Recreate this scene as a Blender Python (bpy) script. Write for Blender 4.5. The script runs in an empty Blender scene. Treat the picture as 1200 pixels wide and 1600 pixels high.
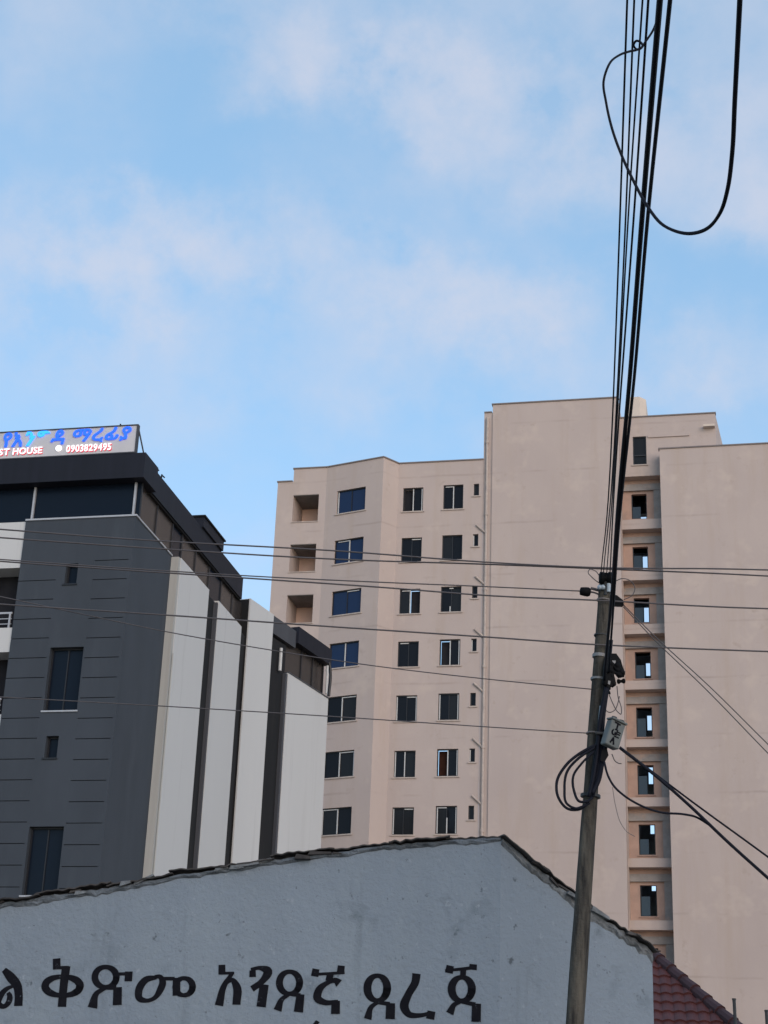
import bpy, math, random
from mathutils import Vector, Matrix, noise
random.seed(7)
sc = bpy.context.scene

# ------------------------------------------------------------------ camera
FPX, PITCH, ROLL, YAW = 2600.0, 0.388872, 0.039016, 0.216333   # measured from the vanishing lines (1200x1600 px)
CAM = Vector((0, 0, 1.6))
_f = Vector((0, math.cos(PITCH), math.sin(PITCH)))
_u0 = Vector((0, -math.sin(PITCH), math.cos(PITCH)))
_r0 = Vector((1, 0, 0))
RIGHT = math.cos(ROLL) * _r0 + math.sin(ROLL) * _u0
UP = math.cos(ROLL) * _u0 - math.sin(ROLL) * _r0
cam_data = bpy.data.cameras.new('camera')
cam = bpy.data.objects.new('camera', cam_data)
sc.collection.objects.link(cam)
m3 = Matrix((RIGHT, UP, -_f)).transposed()
cam.matrix_world = Matrix.Translation(CAM) @ m3.to_4x4()
cam_data.sensor_fit = 'VERTICAL'
cam_data.sensor_height = 32.0
cam_data.lens = 32.0 * FPX / 1600.0
cam_data.clip_end = 4000
cam_data.clip_start = 0.1
sc.camera = cam


def ray(px, py):
    return (_f * FPX + RIGHT * (px - 600) - UP * (py - 800)).normalized()


# ------------------------------------------------------------------ sky, sun, exposure
SUN_EL, SUN_AZ = math.radians(16), math.radians(156)      # veiled, behind the camera to its right
world = bpy.data.worlds.new('World')
sc.world = world
world.use_nodes = True
nt = world.node_tree
nt.nodes.clear()


def N(tree, typ, **kw):
    n = tree.nodes.new(typ)
    for k, v in kw.items():
        if k.startswith('i_'):
            key = k[2:]
            key = int(key) if key.isdigit() else key
            n.inputs[key].default_value = v
        else:
            setattr(n, k, v)
    return n


L = nt.links.new
out = N(nt, 'ShaderNodeOutputWorld')
bg = N(nt, 'ShaderNodeBackground', i_Strength=0.15)
L(bg.outputs[0], out.inputs[0])
sky = N(nt, 'ShaderNodeTexSky', sky_type='NISHITA', sun_disc=False, sun_elevation=SUN_EL, sun_rotation=SUN_AZ,
        altitude=2300, air_density=1.0, dust_density=1.0, ozone_density=1.0)
hs = N(nt, 'ShaderNodeHueSaturation', i_Saturation=0.97, i_Value=1.0)
tint = N(nt, 'ShaderNodeMix', data_type='RGBA', blend_type='MULTIPLY')
tint.inputs[0].default_value = 1.0
tint.inputs[7].default_value = (0.99, 1.03, 1.0, 1)
L(sky.outputs[0], hs.inputs['Color'])
L(hs.outputs[0], tint.inputs[6])
tc = N(nt, 'ShaderNodeTexCoord')
sep = N(nt, 'ShaderNodeSeparateXYZ')
L(tc.outputs['Generated'], sep.inputs[0])
az = N(nt, 'ShaderNodeMath', operation='ARCTAN2')
L(sep.outputs[0], az.inputs[0]); L(sep.outputs[1], az.inputs[1])
el = N(nt, 'ShaderNodeMath', operation='ARCSINE')
L(sep.outputs[2], el.inputs[0])
comb = N(nt, 'ShaderNodeCombineXYZ')
L(az.outputs[0], comb.inputs[0]); L(el.outputs[0], comb.inputs[1])
# ragged edges: the direction is pushed about by noise before the cloud shapes are read
wn = N(nt, 'ShaderNodeTexNoise', i_Scale=9.0, i_Detail=8.0, i_Roughness=0.62)
L(tc.outputs['Generated'], wn.inputs['Vector'])
wsub = N(nt, 'ShaderNodeVectorMath', operation='SUBTRACT')
wsub.inputs[1].default_value = (0.5, 0.5, 0.5)
L(wn.outputs['Color'], wsub.inputs[0])
wsc = N(nt, 'ShaderNodeVectorMath', operation='SCALE'); wsc.inputs['Scale'].default_value = 0.16
L(wsub.outputs[0], wsc.inputs[0])
wadd = N(nt, 'ShaderNodeVectorMath', operation='ADD')
L(comb.outputs[0], wadd.inputs[0]); L(wsc.outputs[0], wadd.inputs[1])
# drifts of thin cloud seen in the photograph: pixel, half width, half height (px), strength
CLOUDS = [(560, 80, 240, 110, .85), (720, 110, 230, 80, .75), (480, 150, 190, 70, .6), (880, 225, 270, 105, .8),
          (640, 200, 200, 80, .45), (90, 405, 240, 85, .9), (280, 440, 260, 95, .75), (420, 470, 260, 120, .55),
          (680, 465, 190, 90, .85), (820, 475, 190, 85, .6), (580, 385, 240, 110, .4), (1190, 285, 170, 90, .8),
          (1090, 560, 250, 95, .65), (1060, 160, 200, 100, .4), (620, 620, 330, 90, .35), (300, 60, 300, 60, .2), (200, 610, 330, 90, .3)]
total = None
for (px, py, hw, hh, s) in CLOUDS:
    d = ray(px, py)
    a0, e0 = math.atan2(d.x, d.y), math.asin(d.z)
    mp = N(nt, 'ShaderNodeMapping')
    sx, sy = FPX / hw / 1.75, FPX / hh / 1.6
    mp.inputs['Scale'].default_value = (sx, sy, 1)
    mp.inputs['Location'].default_value = (-a0 * sx, -e0 * sy, 0)
    L(wadd.outputs[0], mp.inputs[0])
    g = N(nt, 'ShaderNodeTexGradient', gradient_type='QUADRATIC_SPHERE')
    L(mp.outputs[0], g.inputs[0])
    ml = N(nt, 'ShaderNodeMath', operation='MULTIPLY', i_1=s * 1.1)
    L(g.outputs['Fac'], ml.inputs[0])
    if total is None:
        total = ml
    else:
        ad = N(nt, 'ShaderNodeMath', operation='ADD')
        L(total.outputs[0], ad.inputs[0]); L(ml.outputs[0], ad.inputs[1])
        total = ad
# the same kind of thin cloud over the rest of the sky
gn = N(nt, 'ShaderNodeTexNoise', i_Scale=2.6, i_Detail=5.0, i_Roughness=0.5)
gm = N(nt, 'ShaderNodeMapping'); gm.inputs['Scale'].default_value = (1, 1, 2.2); gm.inputs['Location'].default_value = (3.1, 1.7, 0.4)
L(tc.outputs['Generated'], gm.inputs[0]); L(gm.outputs[0], gn.inputs['Vector'])
gr = N(nt, 'ShaderNodeMapRange'); gr.inputs[1].default_value = 0.38; gr.inputs[2].default_value = 0.78; gr.inputs[3].default_value = 0.0; gr.inputs[4].default_value = 0.7
L(gn.outputs['Fac'], gr.inputs[0])
ad = N(nt, 'ShaderNodeMath', operation='ADD')
L(total.outputs[0], ad.inputs[0]); L(gr.outputs[0], ad.inputs[1])
fn = N(nt, 'ShaderNodeTexNoise', i_Scale=13.0, i_Detail=8.0, i_Roughness=0.58)
L(tc.outputs['Generated'], fn.inputs['Vector'])
fr = N(nt, 'ShaderNodeMapRange'); fr.inputs[1].default_value = 0.36; fr.inputs[2].default_value = 0.66; fr.inputs[3].default_value = 0.2; fr.inputs[4].default_value = 1.75
L(fn.outputs['Fac'], fr.inputs[0])
mq = N(nt, 'ShaderNodeMath', operation='MULTIPLY')
L(ad.outputs[0], mq.inputs[0]); L(fr.outputs[0], mq.inputs[1])
mneg = N(nt, 'ShaderNodeMath', operation='MULTIPLY', i_1=-1.05)          # thin cloud thickens softly, never to a flat sheet
L(mq.outputs[0], mneg.inputs[0])
mexp = N(nt, 'ShaderNodeMath', operation='EXPONENT')
L(mneg.outputs[0], mexp.inputs[0])
mm = N(nt, 'ShaderNodeMath', operation='SUBTRACT', use_clamp=True, i_0=1.0)
L(mexp.outputs[0], mm.inputs[1])
cl = N(nt, 'ShaderNodeMix', data_type='RGBA')
cl.inputs[7].default_value = (2.0, 2.03, 2.32, 1)
m9 = N(nt, 'ShaderNodeMath', operation='MULTIPLY', i_1=0.85)
L(mm.outputs[0], m9.inputs[0])
veil = N(nt, 'ShaderNodeMix', data_type='RGBA')     # thin high veil that evens the blue out
veil.inputs[0].default_value = 0.6
veil.inputs[7].default_value = (0.84, 1.52, 2.22, 1)
L(tint.outputs[2], veil.inputs[6])
L(m9.outputs[0], cl.inputs[0]); L(veil.outputs[2], cl.inputs[6])
L(cl.outputs[2], bg.inputs['Color'])

sun_data = bpy.data.lights.new('sun', 'SUN')
sun_data.energy = 0.85
sun_data.angle = math.radians(50)
sun_data.color = (1.0, 0.81, 0.68)
sun = bpy.data.objects.new('sun', sun_data)
sc.collection.objects.link(sun)
sdir = Vector((math.sin(SUN_AZ) * math.cos(SUN_EL), math.cos(SUN_AZ) * math.cos(SUN_EL), math.sin(SUN_EL)))
sun.rotation_euler = sdir.to_track_quat('Z', 'Y').to_euler()
sun.location = (0, -30, 30)
sc.view_settings.view_transform = 'Standard'
sc.view_settings.look = 'None'
sc.view_settings.gamma = 1
sc.view_settings.exposure = 1.2
sc.view_settings.use_curve_mapping = False


# ------------------------------------------------------------------ materials
def mat(name, col, col2=None, rough=0.85, nscale=1.5, stretch=(1, 1, 1), bump=0.0, bscale=25.0, spec=0.3,
        stain=None, stain_scale=0.6, stain_stretch=(1, 1, .15), stain_range=(.55, .8), metallic=0.0, detail=6, bdist=0.02):
    m = bpy.data.materials.new(name)
    m.use_nodes = True
    t = m.node_tree
    b = t.nodes['Principled BSDF']
    b.inputs['Roughness'].default_value = rough
    b.inputs['Specular IOR Level'].default_value = spec
    b.inputs['Metallic'].default_value = metallic
    g = t.nodes.new('ShaderNodeNewGeometry')
    if col2 is None:
        col2 = tuple(c * 0.86 for c in col)
    mp = N(t, 'ShaderNodeMapping'); mp.inputs['Scale'].default_value = stretch
    t.links.new(g.outputs['Position'], mp.inputs[0])
    n = N(t, 'ShaderNodeTexNoise', i_Scale=nscale, i_Detail=detail, i_Roughness=0.6)
    t.links.new(mp.outputs[0], n.inputs['Vector'])
    r = N(t, 'ShaderNodeMapRange'); r.inputs[1].default_value = .32; r.inputs[2].default_value = .68
    t.links.new(n.outputs['Fac'], r.inputs[0])
    mx = N(t, 'ShaderNodeMix', data_type='RGBA')
    mx.inputs[6].default_value = (*col, 1); mx.inputs[7].default_value = (*col2, 1)
    t.links.new(r.outputs[0], mx.inputs[0])
    last = mx.outputs[2]
    if stain:
        mp2 = N(t, 'ShaderNodeMapping'); mp2.inputs['Scale'].default_value = stain_stretch
        t.links.new(g.outputs['Position'], mp2.inputs[0])
        n2 = N(t, 'ShaderNodeTexNoise', i_Scale=stain_scale, i_Detail=7.0, i_Roughness=0.65)
        t.links.new(mp2.outputs[0], n2.inputs['Vector'])
        r2 = N(t, 'ShaderNodeMapRange'); r2.inputs[1].default_value = stain_range[0]; r2.inputs[2].default_value = stain_range[1]
        t.links.new(n2.outputs['Fac'], r2.inputs[0])
        mx2 = N(t, 'ShaderNodeMix', data_type='RGBA'); mx2.inputs[7].default_value = (*stain, 1)
        t.links.new(r2.outputs[0], mx2.inputs[0]); t.links.new(last, mx2.inputs[6])
        last = mx2.outputs[2]
    t.links.new(last, b.inputs['Base Color'])
    if bump:
        n3 = N(t, 'ShaderNodeTexNoise', i_Scale=bscale, i_Detail=8.0, i_Roughness=0.65)
        t.links.new(mp.outputs[0] if bscale < 0 else g.outputs['Position'], n3.inputs['Vector'])
        bp = N(t, 'ShaderNodeBump', i_Strength=bump, i_Distance=bdist)
        t.links.new(n3.outputs['Fac'], bp.inputs['Height'])
        t.links.new(bp.outputs[0], b.inputs['Normal'])
    return m


def glass(name, col, rough=0.06, wob=0.015, wscale=0.7, spec=.5):
    m = bpy.data.materials.new(name)
    m.use_nodes = True
    t = m.node_tree
    b = t.nodes['Principled BSDF']
    b.inputs['Base Color'].default_value = (*col, 1)
    b.inputs['Roughness'].default_value = rough
    b.inputs['IOR'].default_value = 1.5
    b.inputs['Specular IOR Level'].default_value = spec
    g = t.nodes.new('ShaderNodeNewGeometry')
    n3 = N(t, 'ShaderNodeTexNoise', i_Scale=wscale, i_Detail=2.0)
    t.links.new(g.outputs['Position'], n3.inputs['Vector'])
    bp = N(t, 'ShaderNodeBump', i_Strength=1.0, i_Distance=wob)
    t.links.new(n3.outputs['Fac'], bp.inputs['Height'])
    t.links.new(bp.outputs[0], b.inputs['Normal'])
    return m


def speckle(m, col, scale, lo, hi, stretch=(1, 1, 1), amt=.8):
    """chips and nicks: small scattered spots of another colour"""
    t = m.node_tree
    b = t.nodes['Principled BSDF']
    src = b.inputs['Base Color'].links[0].from_socket
    g_ = t.nodes.new('ShaderNodeNewGeometry')
    n_ = N(t, 'ShaderNodeTexNoise', i_Scale=scale, i_Detail=3.0, i_Roughness=0.7)
    q_ = N(t, 'ShaderNodeMapping'); q_.inputs['Scale'].default_value = stretch
    t.links.new(g_.outputs['Position'], q_.inputs[0]); t.links.new(q_.outputs[0], n_.inputs['Vector'])
    r_ = N(t, 'ShaderNodeMapRange'); r_.inputs[1].default_value = lo; r_.inputs[2].default_value = hi; r_.inputs[4].default_value = amt
    t.links.new(n_.outputs['Fac'], r_.inputs[0])
    x_ = N(t, 'ShaderNodeMix', data_type='RGBA'); x_.inputs[7].default_value = (*col, 1)
    t.links.new(r_.outputs[0], x_.inputs[0]); t.links.new(src, x_.inputs[6]); t.links.new(x_.outputs[2], b.inputs['Base Color'])


M = {}
M['beige'] = mat('beige_render', (.452, .370, .334), (.418, .341, .311), .9, .35, (1, 1, .7), .25, 14, .2,
                 stain=(.41, .325, .275), stain_scale=.9, stain_stretch=(1, 1, .12), stain_range=(.5, .78))
def slab_lines(m, period, z0, col):
    """faint day-joints in the render at every floor slab, broken up by noise"""
    t = m.node_tree
    b = t.nodes['Principled BSDF']
    src = b.inputs['Base Color'].links[0].from_socket
    g_ = t.nodes.new('ShaderNodeNewGeometry')
    sp_ = t.nodes.new('ShaderNodeSeparateXYZ')
    t.links.new(g_.outputs['Position'], sp_.inputs[0])
    wob = N(t, 'ShaderNodeTexNoise', i_Scale=.8, i_Detail=3.0)
    t.links.new(g_.outputs['Position'], wob.inputs['Vector'])
    a_ = N(t, 'ShaderNodeMath', operation='MULTIPLY_ADD', i_1=.14); t.links.new(wob.outputs['Fac'], a_.inputs[0]); t.links.new(sp_.outputs[2], a_.inputs[2])
    s_ = N(t, 'ShaderNodeMath', operation='SUBTRACT', i_1=z0); t.links.new(a_.outputs[0], s_.inputs[0])
    p_ = N(t, 'ShaderNodeMath', operation='PINGPONG', i_1=period / 2); t.links.new(s_.outputs[0], p_.inputs[0])
    r_ = N(t, 'ShaderNodeMapRange'); r_.inputs[1].default_value = .0; r_.inputs[2].default_value = .09; r_.inputs[3].default_value = .5; r_.inputs[4].default_value = 0
    t.links.new(p_.outputs[0], r_.inputs[0])
    n2 = N(t, 'ShaderNodeTexNoise', i_Scale=.45, i_Detail=4.0); t.links.new(g_.outputs['Position'], n2.inputs['Vector'])
    r2 = N(t, 'ShaderNodeMapRange'); r2.inputs[1].default_value = .45; r2.inputs[2].default_value = .65; t.links.new(n2.outputs['Fac'], r2.inputs[0])
    k_ = N(t, 'ShaderNodeMath', operation='MULTIPLY'); t.links.new(r_.outputs[0], k_.inputs[0]); t.links.new(r2.outputs[0], k_.inputs[1])
    x_ = N(t, 'ShaderNodeMix', data_type='RGBA'); x_.inputs[7].default_value = (*col, 1)
    t.links.new(k_.outputs[0], x_.inputs[0]); t.links.new(src, x_.inputs[6]); t.links.new(x_.outputs[2], b.inputs['Base Color'])


slab_lines(M['beige'], 3.03, 36.2, (.30, .24, .21))
speckle(M['beige'], (.485, .395, .348), .55, .56, .72)
speckle(M['beige'], (.385, .308, .268), 1.4, .62, .76)
M['cream'] = mat('cream_render', (.60, .50, .42), (.54, .46, .40), .9, .8, bump=.2, bscale=10)
M['coping'] = mat('coping_metal', (.20, .17, .165), None, .7, 2)
M['balcony_plaster'] = mat('pink_plaster', (.80, .55, .44), (.70, .48, .39), .9, 1.2)
M['brick_plaster'] = mat('orange_plaster', (.47, .315, .25), (.39, .26, .21), .9, 1.6, bump=.4, bscale=14, stain=(.30, .23, .20), stain_scale=1.1, stain_stretch=(1, 1, .5), stain_range=(.5, .75))
M['concrete'] = mat('bare_concrete', (.33, .30, .285), (.26, .235, .22), .95, 2.5, bump=.4, bscale=12, stain=(.46, .31, .24), stain_scale=1.1, stain_stretch=(1, 1, 1), stain_range=(.55, .8))
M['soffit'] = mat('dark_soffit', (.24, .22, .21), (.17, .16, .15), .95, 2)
M['room_shade'] = mat('painted_room_shade', (.028, .028, .032), (.02, .02, .024), 1.0, 2, spec=0)  # near-black colour stands in for the shade inside unlit rooms
M['stair_plaster'] = mat('stair_plaster', (.40, .42, .46), (.33, .35, .38), .9, 1.5)
M['brown_room'] = mat('brown_interior', (.05, .022, .014), (.025, .012, .01), 1.0, 2, spec=0)
M['black_frame'] = mat('black_aluminium', (.014, .014, .017), None, .45, 5, spec=.4)
M['white_frame'] = mat('white_aluminium', (.52, .51, .50), None, .5, 5)
M['sill'] = mat('sill_stone', (.47, .39, .34), (.36, .30, .27), .8, 4)
M['pane'] = glass('window_glass', (.008, .009, .012), spec=.14)
M['pane_slate'] = glass('slate_glass', (.045, .062, .078), .2, spec=.3)
M['pane_b'] = glass('dusty_window_glass', (.015, .016, .018), .18, spec=.14)
M['pane_sky_tint'] = glass('sky_reflection_glass', (.008, .02, .06), spec=.3)  # the sky's blue reflection is put into the base colour
M['pane_brown'] = glass('bronze_glass', (.04, .034, .032), .25, spec=.3)
M['pane_navy'] = glass('navy_glass', (.006, .010, .018), .22, spec=.12)
M['grey'] = mat('charcoal_cladding', (.046, .054, .067), (.039, .046, .057), .75, .9, (1, 1, .35), .12, 20, .3,
                stain=(.060, .069, .082), stain_scale=.9, stain_stretch=(1, 1, .2), stain_range=(.55, .85))
M['white'] = mat('white_wall_paint', (.51, .50, .492), (.485, .477, .47), .8, .25, (1, 1, .25), .1, 12, .3,
                 stain=(.43, .415, .405), stain_scale=.8, stain_stretch=(1, 1, .08), stain_range=(.58, .85))
speckle(M['white'], (.36, .345, .335), 1.6, .60, .80, (1.5, 1.5, .06), .6)
speckle(M['grey'], (.030, .034, .042), 1.3, .60, .80, (1.5, 1.5, .08), .6)
M['offwhite'] = mat('off_white_return', (.40, .395, .375), (.33, .32, .305), .85, 1.0, (3, 3, .1))
M['dark_strip'] = mat('dark_strip', (.013, .012, .013), (.009, .009, .010), .8, 1.2, (1, 1, .2), stain=(.022, .020, .019), stain_scale=2, stain_stretch=(1, 1, .1))
M['fascia'] = mat('navy_fascia', (.013, .014, .022), (.010, .011, .017), .6, 1.2, (3, 3, .2), spec=.2)
M['fascia_grey'] = mat('grey_fascia', (.06, .062, .072), (.05, .052, .06), .6, 1.2, (3, 3, .2))
M['steel'] = mat('painted_steel', (.42, .42, .44), None, .45, 5, metallic=.2)
M['sign_face'] = mat('sign_panel', (.55, .525, .535), (.50, .48, .49), .5, 1.5)
M['blue_letter'] = None
M['wallgrey'] = mat('blue_grey_wall_paint', (.205, .240, .280), (.185, .217, .254), .92, .9, (1, 1, .5), .65, 18, .15,
                    stain=(.225, .26, .29), stain_scale=1.3, stain_stretch=(1, 1, .4), stain_range=(.48, .8), bdist=.03)
speckle(M['wallgrey'], (.135, .158, .182), 3.0, .60, .78, (1.6, 1.6, .16), .6)      # rain runs
speckle(M['wallgrey'], (.06, .07, .08), 7.0, .66, .74)
speckle(M['wallgrey'], (.12, .145, .17), 2.2, .58, .78)
speckle(M['wallgrey'], (.05, .055, .06), 21.0, .68, .76)
speckle(M['wallgrey'], (.27, .30, .33), 13.0, .64, .74)
M['mortar'] = mat('old_mortar', (.22, .235, .25), (.07, .075, .08), .95, 9, bump=.8, bscale=30, bdist=.03)
M['black_paint'] = mat('black_wall_paint', (.006, .006, .009), (.010, .010, .013), .9, 9, bump=.3, bscale=30, spec=.08)
M['mortar_l'] = mat('painted_mortar', (.17, .195, .225), (.075, .085, .095), .95, 8, bump=.8, bscale=30, bdist=.03)
speckle(M['black_paint'], (.10, .115, .135), 16.0, .66, .74)
M['rust'] = mat('old_corrugated_iron', (.060, .054, .052), (.025, .022, .022), .8, 5, stain=(.13, .12, .115), stain_scale=3, stain_stretch=(1, 1, 1))
M['wood'] = mat('weathered_pole_wood', (.082, .074, .062), (.024, .022, .021), .9, 6, (4, 4, .5), .9, 22, .15,
                stain=(.135, .118, .094), stain_scale=3, stain_stretch=(3, 3, .35), stain_range=(.5, .75), bdist=.02)
M['cable'] = mat('black_cable', (.008, .009, .016), None, .7, 10, spec=.15)
M['wire'] = mat('grey_wire', (.085, .075, .078), None, .6, 10)
M['wire_light'] = mat('pale_wire', (.16, .14, .135), None, .6, 10)
M['insul'] = mat('black_insulator', (.005, .005, .006), None, .7, 10, spec=.12)
M['porcelain'] = mat('pale_porcelain', (.35, .40, .44), None, .3, 10)
M['box'] = mat('grey_box_paint', (.135, .145, .142), (.11, .12, .118), .6, 8, stain=(.075, .08, .08), stain_scale=6, stain_stretch=(1, 1, .5))
M['galv'] = mat('galvanised', (.24, .24, .245), (.17, .17, .175), .6, 10, metallic=.3)
M['tile'] = mat('red_roof_tile', (.085, .026, .024), (.062, .02, .019), .6, 3, bump=.2, bscale=20)
M['tile_cap'] = mat('red_ridge_cap', (.050, .019, .020), (.038, .016, .017), .6, 3)
M['dark_steel'] = mat('dark_steel', (.035, .037, .04), None, .6, 10)
M['asphalt'] = mat('asphalt', (.05, .05, .052), (.04, .04, .042), .9, 3, bump=.4, bscale=60)
M['earth'] = mat('packed_earth', (.34, .26, .185), (.27, .205, .15), .95, .4, bump=.4, bscale=8)
M['kerb'] = mat('kerb_concrete', (.3, .29, .28), None, .9, 4, bump=.3, bscale=20)


def emis(name, base, col, s):
    m = mat(name, base, None, .4, 5)
    b = m.node_tree.nodes['Principled BSDF']
    b.inputs['Emission Color'].default_value = (*col, 1)
    b.inputs['Emission Strength'].default_value = s
    return m


M['blue_letter'] = emis('lit_blue_letter', (.03, .10, .6), (.012, .10, .75), .55)
M['blue_letter2'] = emis('lit_light_blue_letter', (.05, .25, .8), (.02, .26, .95), .8)
M['white_letter'] = emis('lit_white_letter', (.8, .78, .78), (1, .93, .95), .42)
M['red_edge'] = emis('red_letter_edge', (.5, .05, .08), (.8, .04, .08), .25)

# ------------------------------------------------------------------ helpers
WP = {}            # world position of every object's origin (nothing is rotated)


def link(o, pos, parent):
    sc.collection.objects.link(o)
    pos = Vector(pos)
    WP[o.name] = pos
    if parent is not None:
        o.parent = parent
        o.location = pos - WP[parent.name]
    else:
        o.location = pos
    return o


def tag(o, label=None, cat=None, group=None, kind=None):
    for k, v in (('label', label), ('category', cat), ('group', group), ('kind', kind)):
        if v:
            o[k] = v
    return o


def thing(name, pos, label, cat, group=None):
    o = bpy.data.objects.new(name, None)
    o.empty_display_size = .3
    link(o, pos, None)
    return tag(o, label, cat, group)


class MB:
    def __init__(s):
        s.v, s.f = [], []

    def add(s, vs, fs):
        k = len(s.v)
        s.v += [Vector(p) for p in vs]
        s.f += [tuple(i + k for i in f) for f in fs]
        return s

    def quad(s, a, b, c, d):
        return s.add((a, b, c, d), ((0, 1, 2, 3),))

    def hexa(s, p):      # p: 8 corners, bottom ring 0-3 then top ring 4-7
        return s.add(p, ((3, 2, 1, 0), (4, 5, 6, 7), (0, 1, 5, 4), (1, 2, 6, 5), (2, 3, 7, 6), (3, 0, 4, 7)))

    def box(s, pl, u0, u1, z0, z1, d0, d1):
        W = pl.w
        return s.hexa([W(u0, z0, d1), W(u1, z0, d1), W(u1, z0, d0), W(u0, z0, d0), W(u0, z1, d1), W(u1, z1, d1), W(u1, z1, d0), W(u0, z1, d0)])

    def cyl(s, a, b, r0, r1=None, n=10, cap=True):
        a, b = Vector(a), Vector(b)
        r1 = r0 if r1 is None else r1
        d = (b - a).normalized()
        x = d.orthogonal().normalized(); y = d.cross(x)
        vs = []
        for (c, r) in ((a, r0), (b, r1)):
            vs += [c + (x * math.cos(2 * math.pi * i / n) + y * math.sin(2 * math.pi * i / n)) * r for i in range(n)]
        fs = [(i, (i + 1) % n, n + (i + 1) % n, n + i) for i in range(n)]
        if cap:
            fs += [tuple(range(n - 1, -1, -1)), tuple(range(n, 2 * n))]
        return s.add(vs, fs)

    def lathe(s, a, b, prof, n=12):      # prof: (t along a-b, radius)
        a, b = Vector(a), Vector(b)
        d = (b - a).normalized()
        x = d.orthogonal().normalized(); y = d.cross(x)
        vs = []
        for t, r in prof:
            c = a.lerp(b, t)
            vs += [c + (x * math.cos(2 * math.pi * i / n) + y * math.sin(2 * math.pi * i / n)) * r for i in range(n)]
        fs = []
        for k in range(len(prof) - 1):
            fs += [(k * n + i, k * n + (i + 1) % n, (k + 1) * n + (i + 1) % n, (k + 1) * n + i) for i in range(n)]
        fs += [tuple(range(n - 1, -1, -1)), tuple(range((len(prof) - 1) * n, len(prof) * n))]
        return s.add(vs, fs)

    def tube(s, pts, r, n=6, smooth=6, rad=None):
        pts = [Vector(p) for p in pts]
        if smooth > 1 and len(pts) > 2:
            pts = catmull(pts, smooth)
        vs, fs = [], []
        x = None
        for i, p in enumerate(pts):
            d = (pts[min(i + 1, len(pts) - 1)] - pts[max(i - 1, 0)]).normalized()
            if x is None:
                x = d.orthogonal().normalized()
            x = (x - d * x.dot(d)).normalized()
            y = d.cross(x)
            rr = rad(i / (len(pts) - 1)) if rad else r
            vs += [p + (x * math.cos(2 * math.pi * k / n) + y * math.sin(2 * math.pi * k / n)) * rr for k in range(n)]
        for i in range(len(pts) - 1):
            fs += [(i * n + k, i * n + (k + 1) % n, (i + 1) * n + (k + 1) % n, (i + 1) * n + k) for k in range(n)]
        e = (len(pts) - 1) * n
        fs += [tuple(range(n - 1, -1, -1)), tuple(range(e, e + n))]
        return s.add(vs, fs)

    def build(s, name, m, parent=None, smooth=False, kind=None):
        lo = Vector((min(p.x for p in s.v), min(p.y for p in s.v), min(p.z for p in s.v)))
        hi = Vector((max(p.x for p in s.v), max(p.y for p in s.v), max(p.z for p in s.v)))
        c = Vector(((lo.x + hi.x) / 2, (lo.y + hi.y) / 2, lo.z))
        me = bpy.data.meshes.new(name)
        me.from_pydata([tuple(p - c) for p in s.v], [], s.f)
        me.update()
        if smooth:
            me.polygons.foreach_set('use_smooth', [True] * len(me.polygons))
        o = bpy.data.objects.new(name, me)
        me.materials.append(M[m] if isinstance(m, str) else m)
        link(o, c, parent)
        if kind:
            o['kind'] = kind
        return o


def catmull(p, k):
    """smooth curve through points at uneven spacing (chord-length Hermite)"""
    n = len(p)
    h = [max(1e-6, (p[i + 1] - p[i]).length) for i in range(n - 1)]
    sl = [(p[i + 1] - p[i]) / h[i] for i in range(n - 1)]
    m = [sl[0]] + [(sl[i - 1] * h[i] + sl[i] * h[i - 1]) / (h[i - 1] + h[i]) for i in range(1, n - 1)] + [sl[-1]]
    r = []
    for i in range(n - 1):
        for j in range(k):
            t = j / k
            t2, t3 = t * t, t ** 3
            r.append(p[i] * (2 * t3 - 3 * t2 + 1) + m[i] * h[i] * (t3 - 2 * t2 + t) + p[i + 1] * (3 * t2 - 2 * t3) + m[i + 1] * h[i] * (t3 - t2))
    r.append(p[-1])
    return r


class Plane:
    """an upright plane: origin on the ground, direction to the right, outward normal"""
    def __init__(s, O, ang):
        s.O = Vector((O[0], O[1], 0))
        s.ang = ang
        s.d = Vector((math.sin(ang), math.cos(ang), 0))
        s.n = Vector((s.d.y, -s.d.x, 0))

    def w(s, u, z, d=0.0):
        return s.O + s.d * u + s.n * d + Vector((0, 0, z))

    def uv(s, px, py, off=0.0):
        r = ray(px, py)
        k = ((s.O + s.n * off - CAM).dot(s.n)) / r.dot(s.n)
        p = CAM + r * k
        return (p - s.O).dot(s.d), p.z

    def u(s, px, py, off=0.0):
        return s.uv(px, py, off)[0]

    def z(s, px, py, off=0.0):
        return s.uv(px, py, off)[1]

    def hit(s, px, py, off=0.0):
        u, z = s.uv(px, py, off)
        return s.w(u, z, off)


def at(px, py, D):
    r = ray(px, py)
    return CAM + r * (D / math.hypot(r.x, r.y))


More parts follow.
